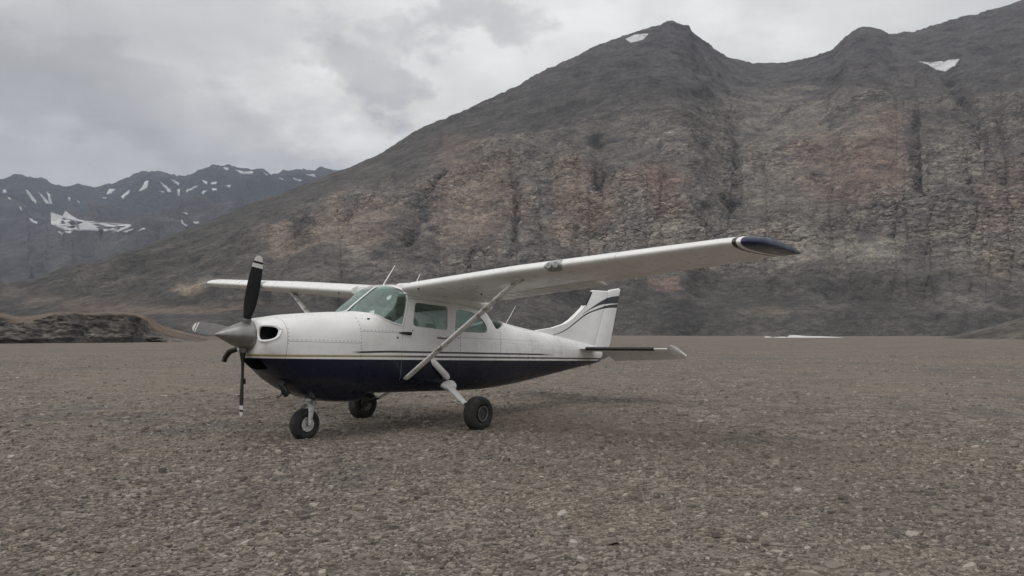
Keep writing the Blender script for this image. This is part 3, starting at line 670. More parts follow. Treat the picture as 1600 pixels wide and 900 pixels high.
def paint_base(n, dirt=.5):
    """white paint with grime; returns colour socket"""
    g = n.noise(2.2, 6, .62, stretch=(.6, 1, 1.6)); g2 = n.noise(14, 5, .65, stretch=(.4, 1, 1))
    c = n.mix(n.rng(g, .35, .72, 0, dirt), (.85, .845, .825), (.66, .645, .61))
    c = n.mix(n.rng(g2, .55, .8, 0, dirt * .3), c, (.52, .50, .46)); return c
def band(n, v, a, b, soft=.0015):
    return n.math('MULTIPLY', n.rng(v, a - soft, a + soft, smooth=False), n.rng(v, b - soft, b + soft, 1, 0, smooth=False))
NAVY = (.005, .008, .022)
def mat_fuselage(name, seams):
    n = NT(name); x, y, z = n.xyz(); c = paint_base(n, .5)
    grime = n.rng(n.noise(5, 6, .7), .42, .75)
    c = n.mix(n.math('MULTIPLY', n.math('MULTIPLY', n.rng(x, -1.3, -.85, 1, 0), n.rng(z, 1.1, 1.35, 1, 0)), n.math('MULTIPLY', grime, .55)), c, (.2, .18, .15))
    if 'low' in seams:
        c = n.mix(n.math('MULTIPLY', n.rng(z, 1.15, 1.5, .3, 0), grime), c, (.4, .36, .3))
    # cheat lines
    za = n.math('SUBTRACT', z, n.rng(x, -1.3, .3, -.012, .0, smooth=False))
    c = n.mix(band(n, za, 1.064, 1.078), c, n.mix(n.rng(x, .2, 1.4), (.27, .19, .07), (.045, .038, .03)))
    c = n.mix(band(n, za, 1.078, 1.092), c, n.mix(n.rng(x, .2, 1.4), (.45, .36, .2), (.05, .045, .04)))
    up = n.math('SUBTRACT', z, n.rng(x, -.4, .7, -.028, 0))
    c = n.mix(n.math('MULTIPLY', band(n, up, 1.128, 1.156), n.math('MULTIPLY', n.rng(x, -.1, .1), n.rng(x, 4.3, 5.0, 1, 0))), c, (.05, .047, .045))
    navy = n.math('LESS_THAN', z, 1.032)
    chips = n.rng(n.noise(38, 4, .6), .74, .78, 0, .35)
    nc = n.mix(n.math('MULTIPLY', chips, n.rng(z, .5, .8, 1, .2)), NAVY, (.10, .095, .09))
    nc = n.mix(n.rng(n.noise(3.5, 6, .7, stretch=(.5, 1, 1)), .55, .85, 0, .10), nc, (.06, .056, .05))
    c = n.mix(navy, c, nc)
    ex = n.math('MULTIPLY', n.rng(n.math('ABSOLUTE', n.math('SUBTRACT', z, n.rng(x, -.8, 2.5, .70, .60))), .02, .16, 1, 0), n.rng(x, -.8, 3.0, 1, 0))
    c = n.mix(n.math('MULTIPLY', n.math('MULTIPLY', ex, navy), n.rng(n.noise(4, 5, .7, stretch=(.3, 1, 2)), .4, .7, 0, .5)), c, (.055, .05, .045))
    for kind, pos, lo, hi in seams.get('lines', []):
        v, w = (x, z) if kind == 'x' else (z, x)
        c = n.mix(n.math('MULTIPLY', n.math('MULTIPLY', band(n, v, pos - .0035, pos + .0035, .001), band(n, w, lo, hi)), .62), c, (.08, .075, .07))
    n.col(c); n.set(rough=n.rng(n.noise(6, 5, .6), .3, .75, .24, .42), coat=n.math('MULTIPLY', navy, .25), coatr=.14, spec=n.math('SUBTRACT', .5, n.math('MULTIPLY', navy, .25)))
    n.set(normal=n.bump(n.noise(2.4, 2, .5), .22, .02)); return n.m
M_FUS = mat_fuselage('fuselage_paint', {'low': 1, 'lines': [('x', 2.02, .7, 1.5), ('x', 3.05, 1.06, 1.62), ('x', 4.1, 1.06, 1.6), ('x', 5.2, 1.06, 1.5), ('z', 1.405, .1, .82), ('z', 1.375, 2.05, 4.4)]})
M_COWL = mat_fuselage('cowl_paint', {'lines': [('x', -.985, 1.03, 1.7), ('z', 1.245, -.98, .09)]})
def mat_white(name, dirt=.5, band_y=None, rough=.32):
    n = NT(name); c = paint_base(n, dirt)
    if band_y:
        x, y, z = n.xyz(); ay = n.math('ABSOLUTE', y); t = n.math('ADD', ay, n.math('MULTIPLY', x, band_y[1]))
        c = n.mix(band(n, t, band_y[0] - .085, band_y[0] - .04), c, (.035, .033, .03)); c = n.mix(n.math('GREATER_THAN', t, band_y[0]), c, (.008, .014, .05))
        for yy in (2.45, 1.35, 3.9):
            c = n.mix(n.math('MULTIPLY', band(n, ay, yy - .003, yy + .003, .001), .5), c, (.1, .09, .08))
        st = n.noise(3, 5, .6, stretch=(.25, 3, 1)); c = n.mix(n.math('MULTIPLY', n.rng(st, .52, .75, 0, .5), n.rng(x, 1.0, 1.7)), c, (.36, .33, .28))
    n.col(c); n.set(rough=n.rng(n.noise(7, 4, .6), .3, .7, rough * .8, rough * 1.25), normal=n.bump(n.noise(2.6, 2, .5), .18, .02)); return n.m
M_WHITE = mat_white('white_paint'); M_WING = mat_white('wing_paint', .3, (5.28, -.03)); M_DIRTY = mat_white('scuffed_white_paint', .95, rough=.45)
def mat_strut():
    n = NT('worn_strut_paint'); c = paint_base(n, .8); x, y, z = n.xyz()
    w = n.noise(9, 6, .7, stretch=(1, 1, .4)); c = n.mix(n.rng(w, .5, .62, 0, .85), c, (.22, .2, .18)); w2 = n.noise(23, 5, .7, off=(3, 3, 3)); c = n.mix(n.rng(w2, .62, .68, 0, .9), c, (.03, .028, .026))
    n.col(c); n.set(rough=.45); return n.m
M_STRUT = mat_strut()
M_BLACK = simple('matt_black', (.012, .012, .012), .6); M_RUBBER = simple('tyre_rubber', (.027, .0255, .0235), .85, var=.55, scale=14); M_DARK = simple('dark_void', (.004, .004, .004), .9)
M_METAL = simple('bare_metal', (.42, .41, .40), .38, 1.0, .2, 20); M_STEEL = simple('dull_steel', (.16, .155, .15), .5, .8, .3, 20); M_RIM = simple('grey_wheel_paint', (.05, .048, .046), .5, .1, .4, 30); M_RIMW = simple('white_wheel_paint', (.55, .54, .52), .45, 0, .35, 30)
M_NAVY = simple('navy_paint', NAVY, .25, 0, .2, 6, .3); M_BOOT = simple('rubber_boot', (.012, .012, .013), .55); M_INT = simple('cabin_trim', (.55, .54, .51), .8); M_SEAT = simple('seat_fabric', (.09, .095, .09), .85); M_SEAT2 = simple('seat_back_shell', (.33, .34, .32), .6)
def mat_spinner():
    n = NT('spinner_metal'); v = n.noise(3, 3, .5, stretch=(5, 1, 1)); n.col(n.mix(n.rng(v, .3, .7), (.25, .245, .24), (.31, .30, .295))); n.set(metal=.9, rough=n.rng(n.noise(18, 3), .3, .7, .30, .38)); return n.m
M_SPIN = mat_spinner()
def mat_glass(name, tint, refl=.0):
    n = NT(name); N = n.N; L = n.L; out = N['Material Output']
    tr = N.new('ShaderNodeBsdfTransparent'); tr.inputs[0].default_value = (*tint, 1)
    gl = N.new('ShaderNodeBsdfGlossy'); gl.inputs['Roughness'].default_value = .04; gl.inputs[0].default_value = (.8, .92, .88, 1)
    lw = N.new('ShaderNodeLayerWeight'); lw.inputs[0].default_value = .5; mx = N.new('ShaderNodeMixShader')
    fz = n.math('ADD', n.math('MULTIPLY', n.math('POWER', lw.outputs['Facing'], 5.0), .9), .03)
    L.new(n.math('ADD', fz, refl, clamp=True), mx.inputs[0]); L.new(tr.outputs[0], mx.inputs[1]); L.new(gl.outputs[0], mx.inputs[2]); L.new(mx.outputs[0], out.inputs[0])
    N.remove(n.b); return n.m
M_GLASS = mat_glass('green_tinted_glass', (.84, .905, .87), .025); M_WSG = mat_glass('windshield_glass', (.72, .80, .765), .14); M_CLEAR = mat_glass('lamp_glass', (.8, .82, .82), .05)

# ---- fuselage sections
XS = [-1.23, -1.15, -1.0, -.8, -.5, -.26, .0, .1, .23, .4, .6, .80, .95, 1.4, 2.0, 2.45, 2.75, 3.1, 3.5, 3.85, 4.67, 5.25, 6.0, 6.55, 7.0, 7.24]
ZT = [1.50, 1.522, 1.55, 1.585, 1.62, 1.645, 1.668, 1.673, 1.683, 1.80, 1.945, 2.075, 2.105, 2.13, 2.11, 2.05, 1.95, 1.80, 1.705, 1.66, 1.575, 1.52, 1.44, 1.385, 1.33, 1.25]
ZB = [1.04, .95, .835, .69, .555, .51, .52, .545, .555, .557, .557, .556, .555, .552, .545, .54, .54, .55, .575, .602, .70, .776, .872, .94, 1.01, 1.10]
WW = [.33, .39, .445, .485, .53, .55, .565, .568, .572, .578, .582, .585, .585, .585, .582, .575, .56, .535, .49, .445, .345, .275, .185, .12, .065, .03]
ZC = [.62, .60, .58, .56, .55, .55, .55, .55, .55, .50, .45, .42, .41, .41, .41, .42, .44, .47, .5, .52, .54, .55, .55, .55, .55, .55]
NU = [2.5, 2.6, 2.7, 2.7, 2.7, 2.8, 2.9, 3.0, 3.0, 3.3, 3.6, 4.2, 4.6, 5.0, 5.0, 4.4, 3.6, 2.9, 2.5, 2.4, 2.3, 2.2, 2.1, 2.0, 2.0, 2.0]
NL = [2.4, 2.5, 2.6, 2.7, 2.9, 3.1, 3.4, 3.6, 3.8, 4.0, 4.2, 4.3, 4.3, 4.2, 4.0, 3.7, 3.4, 3.0, 2.8, 2.6, 2.4, 2.3, 2.2, 2.0, 2.0, 2.0]
def fus_ring(xx, inset=0.0, n=96):
    zt, zb, w, zc, nu, nl = [float(pchip(xx, XS, q)) for q in (ZT, ZB, WW, ZC, NU, NL)]
    zt -= inset; zb += inset; w = max(w - inset, .004); c = zb + zc * (zt - zb)
    # even parameter spacing on the superellipse corners
    a = np.linspace(0, 2 * np.pi, n, endpoint=False); ca, sa = np.cos(a), np.sin(a)
    e = np.where(sa >= 0, nu, nl)
    rr = (np.abs(ca) ** e + np.abs(sa) ** e) ** (-1 / e)
    return np.c_[np.full(n, xx), w * rr * ca, c + np.where(sa >= 0, zt - c, c - zb) * rr * sa]
def shell(name, xs, o1, o2, mats, parent=None, n=96):
    """closed wall between inset o1 (outer) and o2 (inner); mats=[outer, inner]"""
    A = np.array([fus_ring(x, o1, n) for x in xs]); xi = np.array(xs, float); xi[0] += o2 - o1; xi[-1] -= o2 - o1
    B = np.array([fus_ring(x, o2, n) for x in xi]); m = len(xs)
    V = np.concatenate([A.reshape(-1, 3), B.reshape(-1, 3)]); off = m * n
    f1 = grid_faces(m, n, True); f2 = grid_faces(m, n, True)[:, ::-1] + off
    caps = [np.arange(n)[None, ::-1], (np.arange(n) + (m - 1) * n)[None], (np.arange(n) + off)[None], (np.arange(n) + off + (m - 1) * n)[None, ::-1]]
    o = np_mesh(name, V, [f1, f2] + caps, mats, parent)
    mi = np.zeros(len(o.data.polygons), np.int32); mi[len(f1):len(f1) + len(f2)] = len(mats) - 1; mi[-2:] = len(mats) - 1
    o.data.polygons.foreach_set('material_index', mi)
    bm = bmesh.new(); bm.from_mesh(o.data)
    if bm.calc_volume(signed=True) < 0: bmesh.ops.reverse_faces(bm, faces=bm.faces)
    bm.to_mesh(o.data); bm.free(); o.data.set_sharp_from_angle(angle=rad(40)); return o
WS = [(.205, 1.70), (.30, 1.672), (.40, 1.632), (.50, 1.585), (.62, 1.545), (.775, 1.515), (.80, 1.525), (.915, 1.90), (.915, 1.975), (.885, 2.02), (.845, 2.05), (.835, 2.3), (.10, 2.3)]
WIN1 = round_poly([(1.052, 1.852), (1.722, 1.832), (1.712, 1.478), (.985, 1.512)], [.05, .05, .05, .09])
WIN2 = round_poly([(1.91, 1.80), (2.32, 1.788), (2.63, 1.65), (2.70, 1.47), (1.88, 1.462)], [.05, .16, .16, .11, .05], 7)
WINR = [(2.70, 2.2), (2.72, 1.835), (2.79, 1.74), (2.93, 1.56), (3.0, 1.535), (3.07, 1.555), (3.42, 1.655), (3.42, 2.2)]
DOOR = round_poly([(.93, 1.905), (1.80, 1.885), (1.79, .80), (1.70, .70), (.80, .72), (.80, 1.40)], [.05, .05, .03, .1, .06, .1], 5)
fx = np.unique(np.concatenate([np.linspace(.09, 3.6, 74), np.linspace(3.6, 7.24, 34)]))
FUS = shell('fuselage', fx, 0, .03, [M_FUS, M_INT], AP)
boolean(FUS, [prism(WS, -1, 1, M_INT), prism(WINR, -1, 1, M_INT), prism(WIN2, -1, 1, M_INT), prism(WIN1, .2, 1, M_INT), prism(grow(DOOR, .004), -1, -.25, M_DARK)])
def pane(name, poly, y0, y1, parent=AP, x0=.12, x1=3.6, mat=None):
    g = shell(name, np.linspace(x0, x1, int((x1 - x0) * 22) + 2), .007, .012, [mat or M_GLASS], parent)
    boolean(g, [prism(grow(poly, .006), y0, y1)], 'INTERSECT', 40); return g
WSP = pane('windshield', WS, -1, 1, x0=.13, x1=1.05, mat=M_WSG)
pane('rear_window', WINR, -1, 1, x0=2.5, x1=3.7)
pane('side_window', WIN2, -1, -.2, x0=1.7, x1=2.9); pane('side_window', WIN2, .2, 1, x0=1.7, x1=2.9); pane('side_window', WIN1, .2, 1, x0=.85, x1=1.9)
D = shell('door', np.linspace(.7, 1.9, 40), -.001, .028, [M_FUS, M_INT], AP); boolean(D, [prism(DOOR, -1, -.25, M_INT)], 'INTERSECT'); boolean(D, [prism(WIN1, -1, 0, M_INT)])
pane('door_window', WIN1, -1, -.2, D, .85, 1.9)
def side_y(x, z, off=0.0):
    r = fus_ring(x); r = r[r[:, 1] < 0]; return float(np.interp(z, r[np.argsort(r[:, 2]), 2], r[np.argsort(r[:, 2]), 1])) - off
def side_strip(name, pts, rad_, mat, parent, flat=None):
    return tube(name, [(x, side_y(x, z, .004), z) for x, z in pts], rad_, mat, parent, 8, flat, up=(0, 0, 1))
hn = tube('handle', [(1.53, side_y(1.53, 1.365, .0), 1.365), (1.55, side_y(1.55, 1.365, .022), 1.367), (1.68, side_y(1.68, 1.36, .024), 1.36), (1.72, side_y(1.7, 1.36, .004), 1.36)], [.011, .012, .012, .008], M_METAL, D, 8)
tube('handle_recess', [(1.50, side_y(1.5, 1.365, -.002), 1.362), (1.74, side_y(1.74, 1.36, -.002), 1.357)], [.02, .022], M_STEEL, D, 10, (.25, 1))
tube('vent_scoop', [(.73, side_y(.73, 1.41, .0), 1.405), (.82, side_y(.82, 1.41, .02), 1.405), (.94, side_y(.94, 1.41, .03), 1.40)], [.006, .018, .026], M_BLACK, AP, 10, (.7, 1))
side_strip('fuel_drain', [(.70, 1.345), (.715, 1.33)], .014, M_STEEL, AP)
side_strip('latch', [(.99, 1.44), (.99, 1.452)], .011, M_STEEL, AP); side_strip('latch', [(1.97, 1.36), (1.97, 1.372)], .011, M_STEEL, AP)
# windshield centre strip, and the frame along the glass edge
cs = []
for xx in np.linspace(.215, .80, 14): cs.append((xx, 0, float(pchip(xx, XS, ZT)) + .004))
tube('center_strip', cs, .016, M_DIRTY, WSP, 8, (1, .5))
fr = []
for i in range(len(WS) - 5):
    a, b = WS[i], WS[i + 1]
    for t in (0, .33, .66): fr.append((a[0] + (b[0] - a[0]) * t, a[1] + (b[1] - a[1]) * t))
fr = [p for p in fr if p[0] > .33]
tube('window_trim', [(x, side_y(x, z, .003), z - .004) for x, z in fr], .011, M_WHITE, WSP, 8, (.6, 1))
tube('window_trim', [(x, -side_y(x, z, .003), z - .004) for x, z in fr], .011, M_WHITE, WSP, 8, (.6, 1))
# ---- cowling
cx = np.concatenate([[-1.232, -1.228, -1.215, -1.195], np.linspace(-1.17, .086, 34)])
rings = []
for i, x in enumerate(cx):
    r = fus_ring(max(x, -1.23)); r[:, 0] = x
    if i < 4:
        k = (.84, .91, .965, .99)[i]; c = r.mean(0); r[:, 1:] = c[1:] + (r[:, 1:] - c[1:]) * k
    rings.append(r)
COWL = lofted('cowling', rings, [M_COWL, M_DARK], AP)
def ell(cy, cz, ry, rz, e=2.6, n=36):
    a = np.linspace(0, 2 * np.pi, n, endpoint=False); q = (np.abs(np.cos(a)) ** e + np.abs(np.sin(a)) ** e) ** (-1 / e)
    return [(cy + ry * qq * math.cos(t), cz + rz * qq * math.sin(t)) for qq, t in zip(q, a)]
boolean(COWL, [prism_x(ell(-.31, 1.335, .098, .088), -1.5, -1.0, M_DARK), prism_x(ell(.31, 1.335, .098, .088), -1.5, -1.0, M_DARK), prism_x(ell(0, .955, .20, .07, 4), -1.5, -.85, M_DARK)])
# raised lips round the inlets
def lip(s):
    pts = []
    for (y, z) in ell(-.31 * s, 1.335, .106, .096):
        lo, hi = -1.23, -.9
        for _ in range(24):
            m = (lo + hi) / 2; r = fus_ring(max(m, -1.23)); cz = (r[:, 2].max() + r[:, 2].min()) / 2
            rr = r[np.sign(r[:, 2] - 1.3) == np.sign(z - 1.3 + 1e-6)]
            k = np.argmin(np.abs(r[:, 2] - z) + (np.sign(r[:, 1]) != np.sign(y)) * 9); inside = abs(y) < abs(r[k, 1]) - .004
            if inside: hi = m
            else: lo = m
        pts.append((min(hi, -1.02) - .004, y, z))
    pts.append(pts[0]); return pts
for s in (1, -1): tube('inlet_lip', lip(s), .016, M_COWL, COWL, 8)
# belly fairing with the cowl flap under the firewall
fr_ = []
for x, zb, w in ((-.55, .57, .24), (-.4, .52, .32), (-.2, .472, .36), (0, .452, .375), (.2, .448, .375), (.33, .449, .37), (.37, .462, .365), (.445, .54, .35), (.47, .60, .34)):
    q = np.array(ell(0, zb + .17, w, .17, 3.2, 40)); fr_.append(np.c_[np.full(40, x), q])
lofted('cowl_flap', fr_, M_COWL, AP, sharp=30)
tube('exhaust_pipe', [(-.82, -.16, .80), (-.86, -.20, .70), (-.84, -.23, .62), (-.80, -.24, .575)], [.05, .05, .045, .045], M_BLACK, AP, 14)
tube('drain_tube', [(-.83, -.2, .62), (-.9, -.22, .555), (-.94, -.22, .545)], .008, M_BLACK, AP, 8)
tube('drain_tube', [(-.35, -.2, .50), (-.34, -.21, .44)], .01, M_STEEL, AP, 8)
# rivets along the firewall seam and the lower cowl seam (one part: too small to pick apart)
rv = bmesh.new()
def rivet(x, z):
    bmesh.ops.create_icosphere(rv, subdivisions=1, radius=.0065, matrix=Matrix.Translation((x, side_y(x, z, -.001), z)))
for z in np.arange(1.08, 1.58, .045): rivet(.075, z); rivet(-.97, z) if 1.2 < z < 1.4 else None
for x in np.arange(-.92, .05, .06): rivet(x, 1.268)
for x in np.arange(2.9, 6.2, .09): rivet(x, 1.36 - .012 * x)
for xx in (2.03, 3.06, 4.11, 5.21):
    for z in np.arange(1.19, float(pchip(xx, XS, ZT)) - .2, .05): rivet(xx, z)
for x in np.arange(.14, .82, .06): rivet(x, 1.425)
me = bpy.data.meshes.new('rivets'); rv.to_mesh(me); rv.free(); tag(link('rivets', me, M_STEEL, AP), kind='stuff')
# firewall seam gap strip
# ---- propeller and spinner (hub at x=-1.29, z=1.31)
HX, HZ = -1.30, 1.305
PROP = bpy.data.objects.new('propeller', None); COL.objects.link(PROP); PROP.parent = AP; PROP.location = (HX, 0, HZ)
t = np.linspace(0, 1, 22)
sp = [(-.395 + .50 * u, (.004 + .178 * (.62 * min(1, u / .84) + .38 * math.sin(min(1, u / .84) * math.pi / 2))) if u > 0 else .002) for u in t]
lathe('spinner', sp + [(.105, .172), (.105, .02)], M_SPIN, PROP, 'x', seg=56)
lathe('backplate', [(.100, .14), (.112, .182), (.118, .185), (.124, .18), (.126, .1)], M_STEEL, PROP, 'x', seg=56)
def mat_blade(name, base, tipc, k=1.0, bands=((.852, .903), (.93, 1.3))):
    n = NT(name); r = n.xyz()[2]
    c = n.mix(n.rng(n.noise(16, 5, .6), .5, .8, 0, .5), base, tuple(x * 1.9 + .01 for x in base))
    for a, b in bands: c = n.mix(band(n, r, a * k, b * k), c, tipc)
    n.col(c); n.set(rough=.6, spec=.2); return n.m
M_BLADE = mat_blade('black_blade', (.012, .012, .012), (.55, .54, .51)); M_BLADEG = mat_blade('grey_blade', (.15, .145, .142), (.6, .58, .54), 1.22, ((.905, .927), (.95, 1.3)))
def blade(ang, R=1.02, beta=27, mat=M_BLADE, lab=None):
    rs = np.array([.10, .15, .2, .26, .34, .45, .6, .75, .86, .93, .97, .99, 1.0]) ; rings = []
    ch = pchip(rs, (.1, .2, .34, .55, .75, .9, .96, .99, 1.0), (.085, .09, .145, .18, .172, .145, .115, .075, .03))
    th = pchip(rs, (.1, .2, .34, .6, 1.0), (.085, .075, .036, .018, .006))
    tw = beta + pchip(rs, (.1, .3, .7, 1.0), (16, 11, 0, -6))
    for r, c, h, b in zip(rs, ch, th, tw):
        a = np.linspace(0, 2 * np.pi, 20, endpoint=False); u = np.cos(a) * c / 2; w = np.sin(a) * h / 2 * (1 + .3 * np.cos(a)) + .10 * h
        br = rad(float(b)); # chord: LE towards +y and forward (-x) for a blade pointing up
        rings.append(np.c_[-u * math.sin(br) - w * math.cos(br), u * math.cos(br) - w * math.sin(br), np.full(20, r * R)])
    o = lofted('blade', rings, mat, PROP, True, 50); o.rotation_euler = (ang, 0, 0)
    if lab: o['label'] = lab
    lathe('blade_cuff', [(.12, .05), (.2, .056), (.215, .05)], M_STEEL, o, 'z', seg=20)
    return o
blade(rad(14.3), 1.0, 27, M_BLADE, 'black propeller blade pointing up'); blade(rad(-84.5), 1.22, 24, M_BLADEG, 'grey sided blade pointing to the far side'); bd = blade(rad(178.5), .985, 19, M_BLADE, 'blade pointing straight down, seen edge on')
box('deicing_clip', (0.0, .02, .56), (.05, .05, .07), M_BLACK, bd, .01)
tube('breather_hose', [(-1.16, .20, 1.14), (-1.20, .32, 1.13), (-1.24, .40, 1.10), (-1.27, .44, 1.03), (-1.28, .45, .97)], [.03, .045, .05, .045, .04], M_BLACK, AP, 12, (1, .7))

# ---- wings
def naca(u, t, m=.02, p=.4):
    yt = 5 * t * (.2969 * np.sqrt(u) - .126 * u - .3516 * u ** 2 + .2843 * u ** 3 - .1015 * u ** 4)
    yc = np.where(u < p, m / p ** 2 * (2 * p * u - u * u), m / (1 - p) ** 2 * (1 - 2 * p + 2 * p * u - u * u)); return yc, yt
WY = [.30, .56, .62, 2.45, 5.10, 5.28, 5.40, 5.48, 5.53, 5.56]
WLE = [.80, .79, .775, .80, 1.09, 1.12, 1.19, 1.32, 1.56, 2.0]; WTE = [2.46, 2.46, 2.46, 2.46, 2.40, 2.395, 2.395, 2.40, 2.41, 2.42]
WTH = [.128, .128, .126, .126, .12, .12, .118, .11, .10, .09]
def wing_z(y): return 2.045 + .0735 * (y - .6)
def wsec(y, pts_u, s, droop=0.0, hinge=None):
    """pts_u: list of (u, side) ; returns 3d points"""
    le, te, th = [float(np.interp(y, WY, q)) if y > 2.45 or y < .62 else float(np.interp(y, WY, q)) for q in (WLE, WTE, WTH)]
    c = te - le; u = np.array([p[0] for p in pts_u]); sd = np.array([p[1] for p in pts_u]); yc, yt = naca(u, th)
    zz = (yc + sd * yt) * c
    inc = rad(np.interp(y, (0, 5.5), (2.2, .6))); x = le + u * c * math.cos(inc) + zz * math.sin(inc); z = wing_z(y) - u * c * math.sin(inc) + zz * math.cos(inc)
    z = z + np.interp(y, (5.1, 5.56), (0, -.015)) 
    if hinge is not None:
        hx = le + hinge * c * math.cos(inc); hz = wing_z(y) - hinge * c * math.sin(inc); a = rad(droop)
        dx, dz = x - hx, z - hz; x = hx + dx * math.cos(a) + dz * math.sin(a); z = hz - dx * math.sin(a) + dz * math.cos(a)
    return np.c_[x, np.full(len(x), s * y), z]
cosu = lambda a, b, n: a + (b - a) * (1 - np.cos(np.linspace(0, np.pi, n))) / 2
def wing(s):
    cut = .735
    uu = list(.5 * cut * 2 * (1 - np.cos(np.linspace(0, np.pi / 2, 22)))) ; uu = list(np.linspace(0, 1, 22) ** 2 * cut)
    pts = [(u, 1) for u in uu[::-1]] + [(u, -1) for u in uu[1:]]
    ys = np.concatenate([[.545, .56, .59], np.linspace(.62, 5.12, 40)])
    w = lofted('wing', [wsec(y, pts, s) for y in ys], M_WING, AP, sharp=40)
    # full-chord tip fairing
    uf = list(np.linspace(0, 1, 26) ** 2)
    pf = [(u, 1) for u in uf[::-1]] + [(u, -1) for u in uf[1:-1]]
    lofted('wing_tip', [wsec(y, pf, s) for y in (5.121, 5.2, 5.28, 5.34, 5.40, 5.44, 5.48, 5.51, 5.53, 5.548, 5.56)], M_WING, w, sharp=60)
    # flap and aileron, corrugated skins
    for nm, y0, y1, dr, hg in (('flap', .66, 2.93, 7, .73), ('aileron', 2.95, 5.115, 1.5, .73)):
        ue = list(np.linspace(.742, 1, 8)); pe = [(u, 1) for u in ue[::-1]] + [(u, -1) for u in ue[:-1]]
        n = int((y1 - y0) / .035); R = []
        for i, y in enumerate(np.linspace(y0, y1, n)):
            r = wsec(y, pe, s, dr, hg); cor = .004 * (1 if i % 4 < 2 else -1); r[1:7, 2] += cor; r[9:14, 2] += cor; R.append(r)
        lofted(nm, R, M_WING, w, sharp=25)
    # landing light let into the leading edge
    ul = [(.075, 1), (.05, 1), (.03, 1), (.015, 1), (.004, 1), (0, 1), (.004, -1), (.015, -1), (.03, -1), (.05, -1), (.075, -1)]
    ll = []
    for y in np.linspace(2.97, 3.21, 13):
        f = 1 - abs((y - 3.09) / .12) ** 4; r = wsec(y, [(u * max(f, .02), sd) for u, sd in ul], s); c = wsec(y, [(.06, 1), (.06, -1)], s).mean(0); d = r - c; d /= np.linalg.norm(d, axis=1)[:, None]; ll.append(r + d * .004)
    ll = np.array(ll); lo = np_mesh('landing_light', ll.reshape(-1, 3), [grid_faces(13, 11)], M_RIMW, w); fix(lo, 60)
    ll2 = ll + (ll - ll.mean((0, 1))) * .0; ll2[..., 0] -= .006; ll2[..., 2] += 0
    g = np_mesh('lens', ll2.reshape(-1, 3), [grid_faces(13, 11)], M_CLEAR, lo); fix(g, 60)
    for yy in (3.04, 3.14):
        c = wsec(yy, [(.008, 1), (.008, -1)], s).mean(0); lathe('lamp', [(-.012, .035), (.0, .04), (.01, .04)], M_METAL, lo, 'x', tuple(c + np.array([-.018, 0, 0])), 20)
    for yy, u in ((.86, .02), (1.25, .55), (1.6, .62)):
        c = wsec(yy, [(u, -1)], s)[0]; lathe('fuel_vent', [(-.02, .012), (.01, .012)], M_BLACK, w, 'z', tuple(c), 10)
    # lift strut with its end fairings
    top = Vector(wsec(2.45, [(.16, -1)], s)[0]) + Vector((.02, 0, .03)); bot = Vector((.915, s * .56, .765)); d = top - bot
    P = [bot, bot + d * .04, bot + d * .5, bot + d * .92, bot + d * .97, top]
    st = tube('lift_strut', P, [.05, .055, .056, .056, .075, .11], M_STRUT, AP, 20, (1.05, .42), up=(0, -s * .55, .83)); 
    return w
WN = wing(-1); WN['label'] = 'near wing'; WF = wing(1); WF['label'] = 'far wing'
# wing root cuffs blending into the roof
for s in (-1, 1):
    R = []
    for x, zt, zb in ((.90, 2.11, 1.97), (.96, 2.14, 1.945), (1.4, 2.19, 1.92), (2.0, 2.13, 1.88), (2.46, 2.0, 1.84), (2.7, 1.92, 1.82)):
        R.append([(x, s * .30, zt - .01), (x, s * .62, zt - .01), (x, s * .64, zt - .05), (x, s * .62, zb + .03), (x, s * .58, zb), (x, s * .40, zb)])
    lofted('wing_root_fairing', R, M_WHITE, AP, sharp=50)
# ---- fin and rudder
def slab(name, outline, th, mat, parent, axis='y', bev=.4, at=0.0):
    """thin lens-like surface from a side-view outline: edge ring, raised inner ring"""
    P = np.array(outline, float); c = P.mean(0); n = len(P)
    rings = []
    for f, h in ((.90, -th / 2), (.97, -th / 2 * .8), (1.0, -.004), (1.0, .004), (.97, th / 2 * .8), (.90, th / 2)):
        q = c + (P - c) * f; rings.append(np.c_[q[:, 0], np.full(n, at + h), q[:, 1]])
    return lofted(name, rings, mat, parent, True, 30)
def fin_paint():
    n = NT('fin_paint'); x, y, z = n.xyz(); c = paint_base(n, .35)
    def stripe(pts, wpts, col, c):
        cv = n.N.new('ShaderNodeFloatCurve'); cu = cv.mapping.curves[0]; x0, x1 = pts[0][0], pts[-1][0]
        def curve(pp):
            k = n.N.new('ShaderNodeFloatCurve'); q = k.mapping.curves[0]
            q.points[0].location = (0, (pp[0][1] - 0)); q.points[1].location = (1, pp[-1][1])
            for a, b in pp[1:-1]: q.points.new((a - x0) / (x1 - x0), b)
            k.mapping.update(); n.lk(n.rng(x, x0, x1, smooth=False), k.inputs['Value']); return k.outputs[0]
        zc = n.math('ADD', n.math('MULTIPLY', curve([(a, (b - 1) / 2) for a, b in pts]), 2), 1); wd = curve(wpts)
        m = n.math('LESS_THAN', n.math('ABSOLUTE', n.math('SUBTRACT', z, zc)), wd)
        m = n.math('MULTIPLY', m, n.math('GREATER_THAN', x, x0)); return n.mix(m, c, col)
    DK = (.02, .021, .028)
    c = stripe(LOWS, [(LOWS[0][0], .004), (6.2, .016), (6.9, .018), (7.3, .03), (LOWS[-1][0], .042)], DK, c); c = stripe(UPS, [(UPS[0][0], .004), (6.9, .03), (7.3, .065), (UPS[-1][0], .083)], DK, c)
    c = n.mix(band(n, n.math('ADD', x, n.math('MULTIPLY', z, -.478)), 6.148, 6.157), c, (.12, .11, .1))
    n.col(c); n.set(rough=.38); return n.m
LOWS = [(5.15, 1.50), (5.63, 1.61), (6.03, 1.79), (6.42, 1.975), (6.85, 2.10), (7.30, 2.19), (7.75, 2.232)]
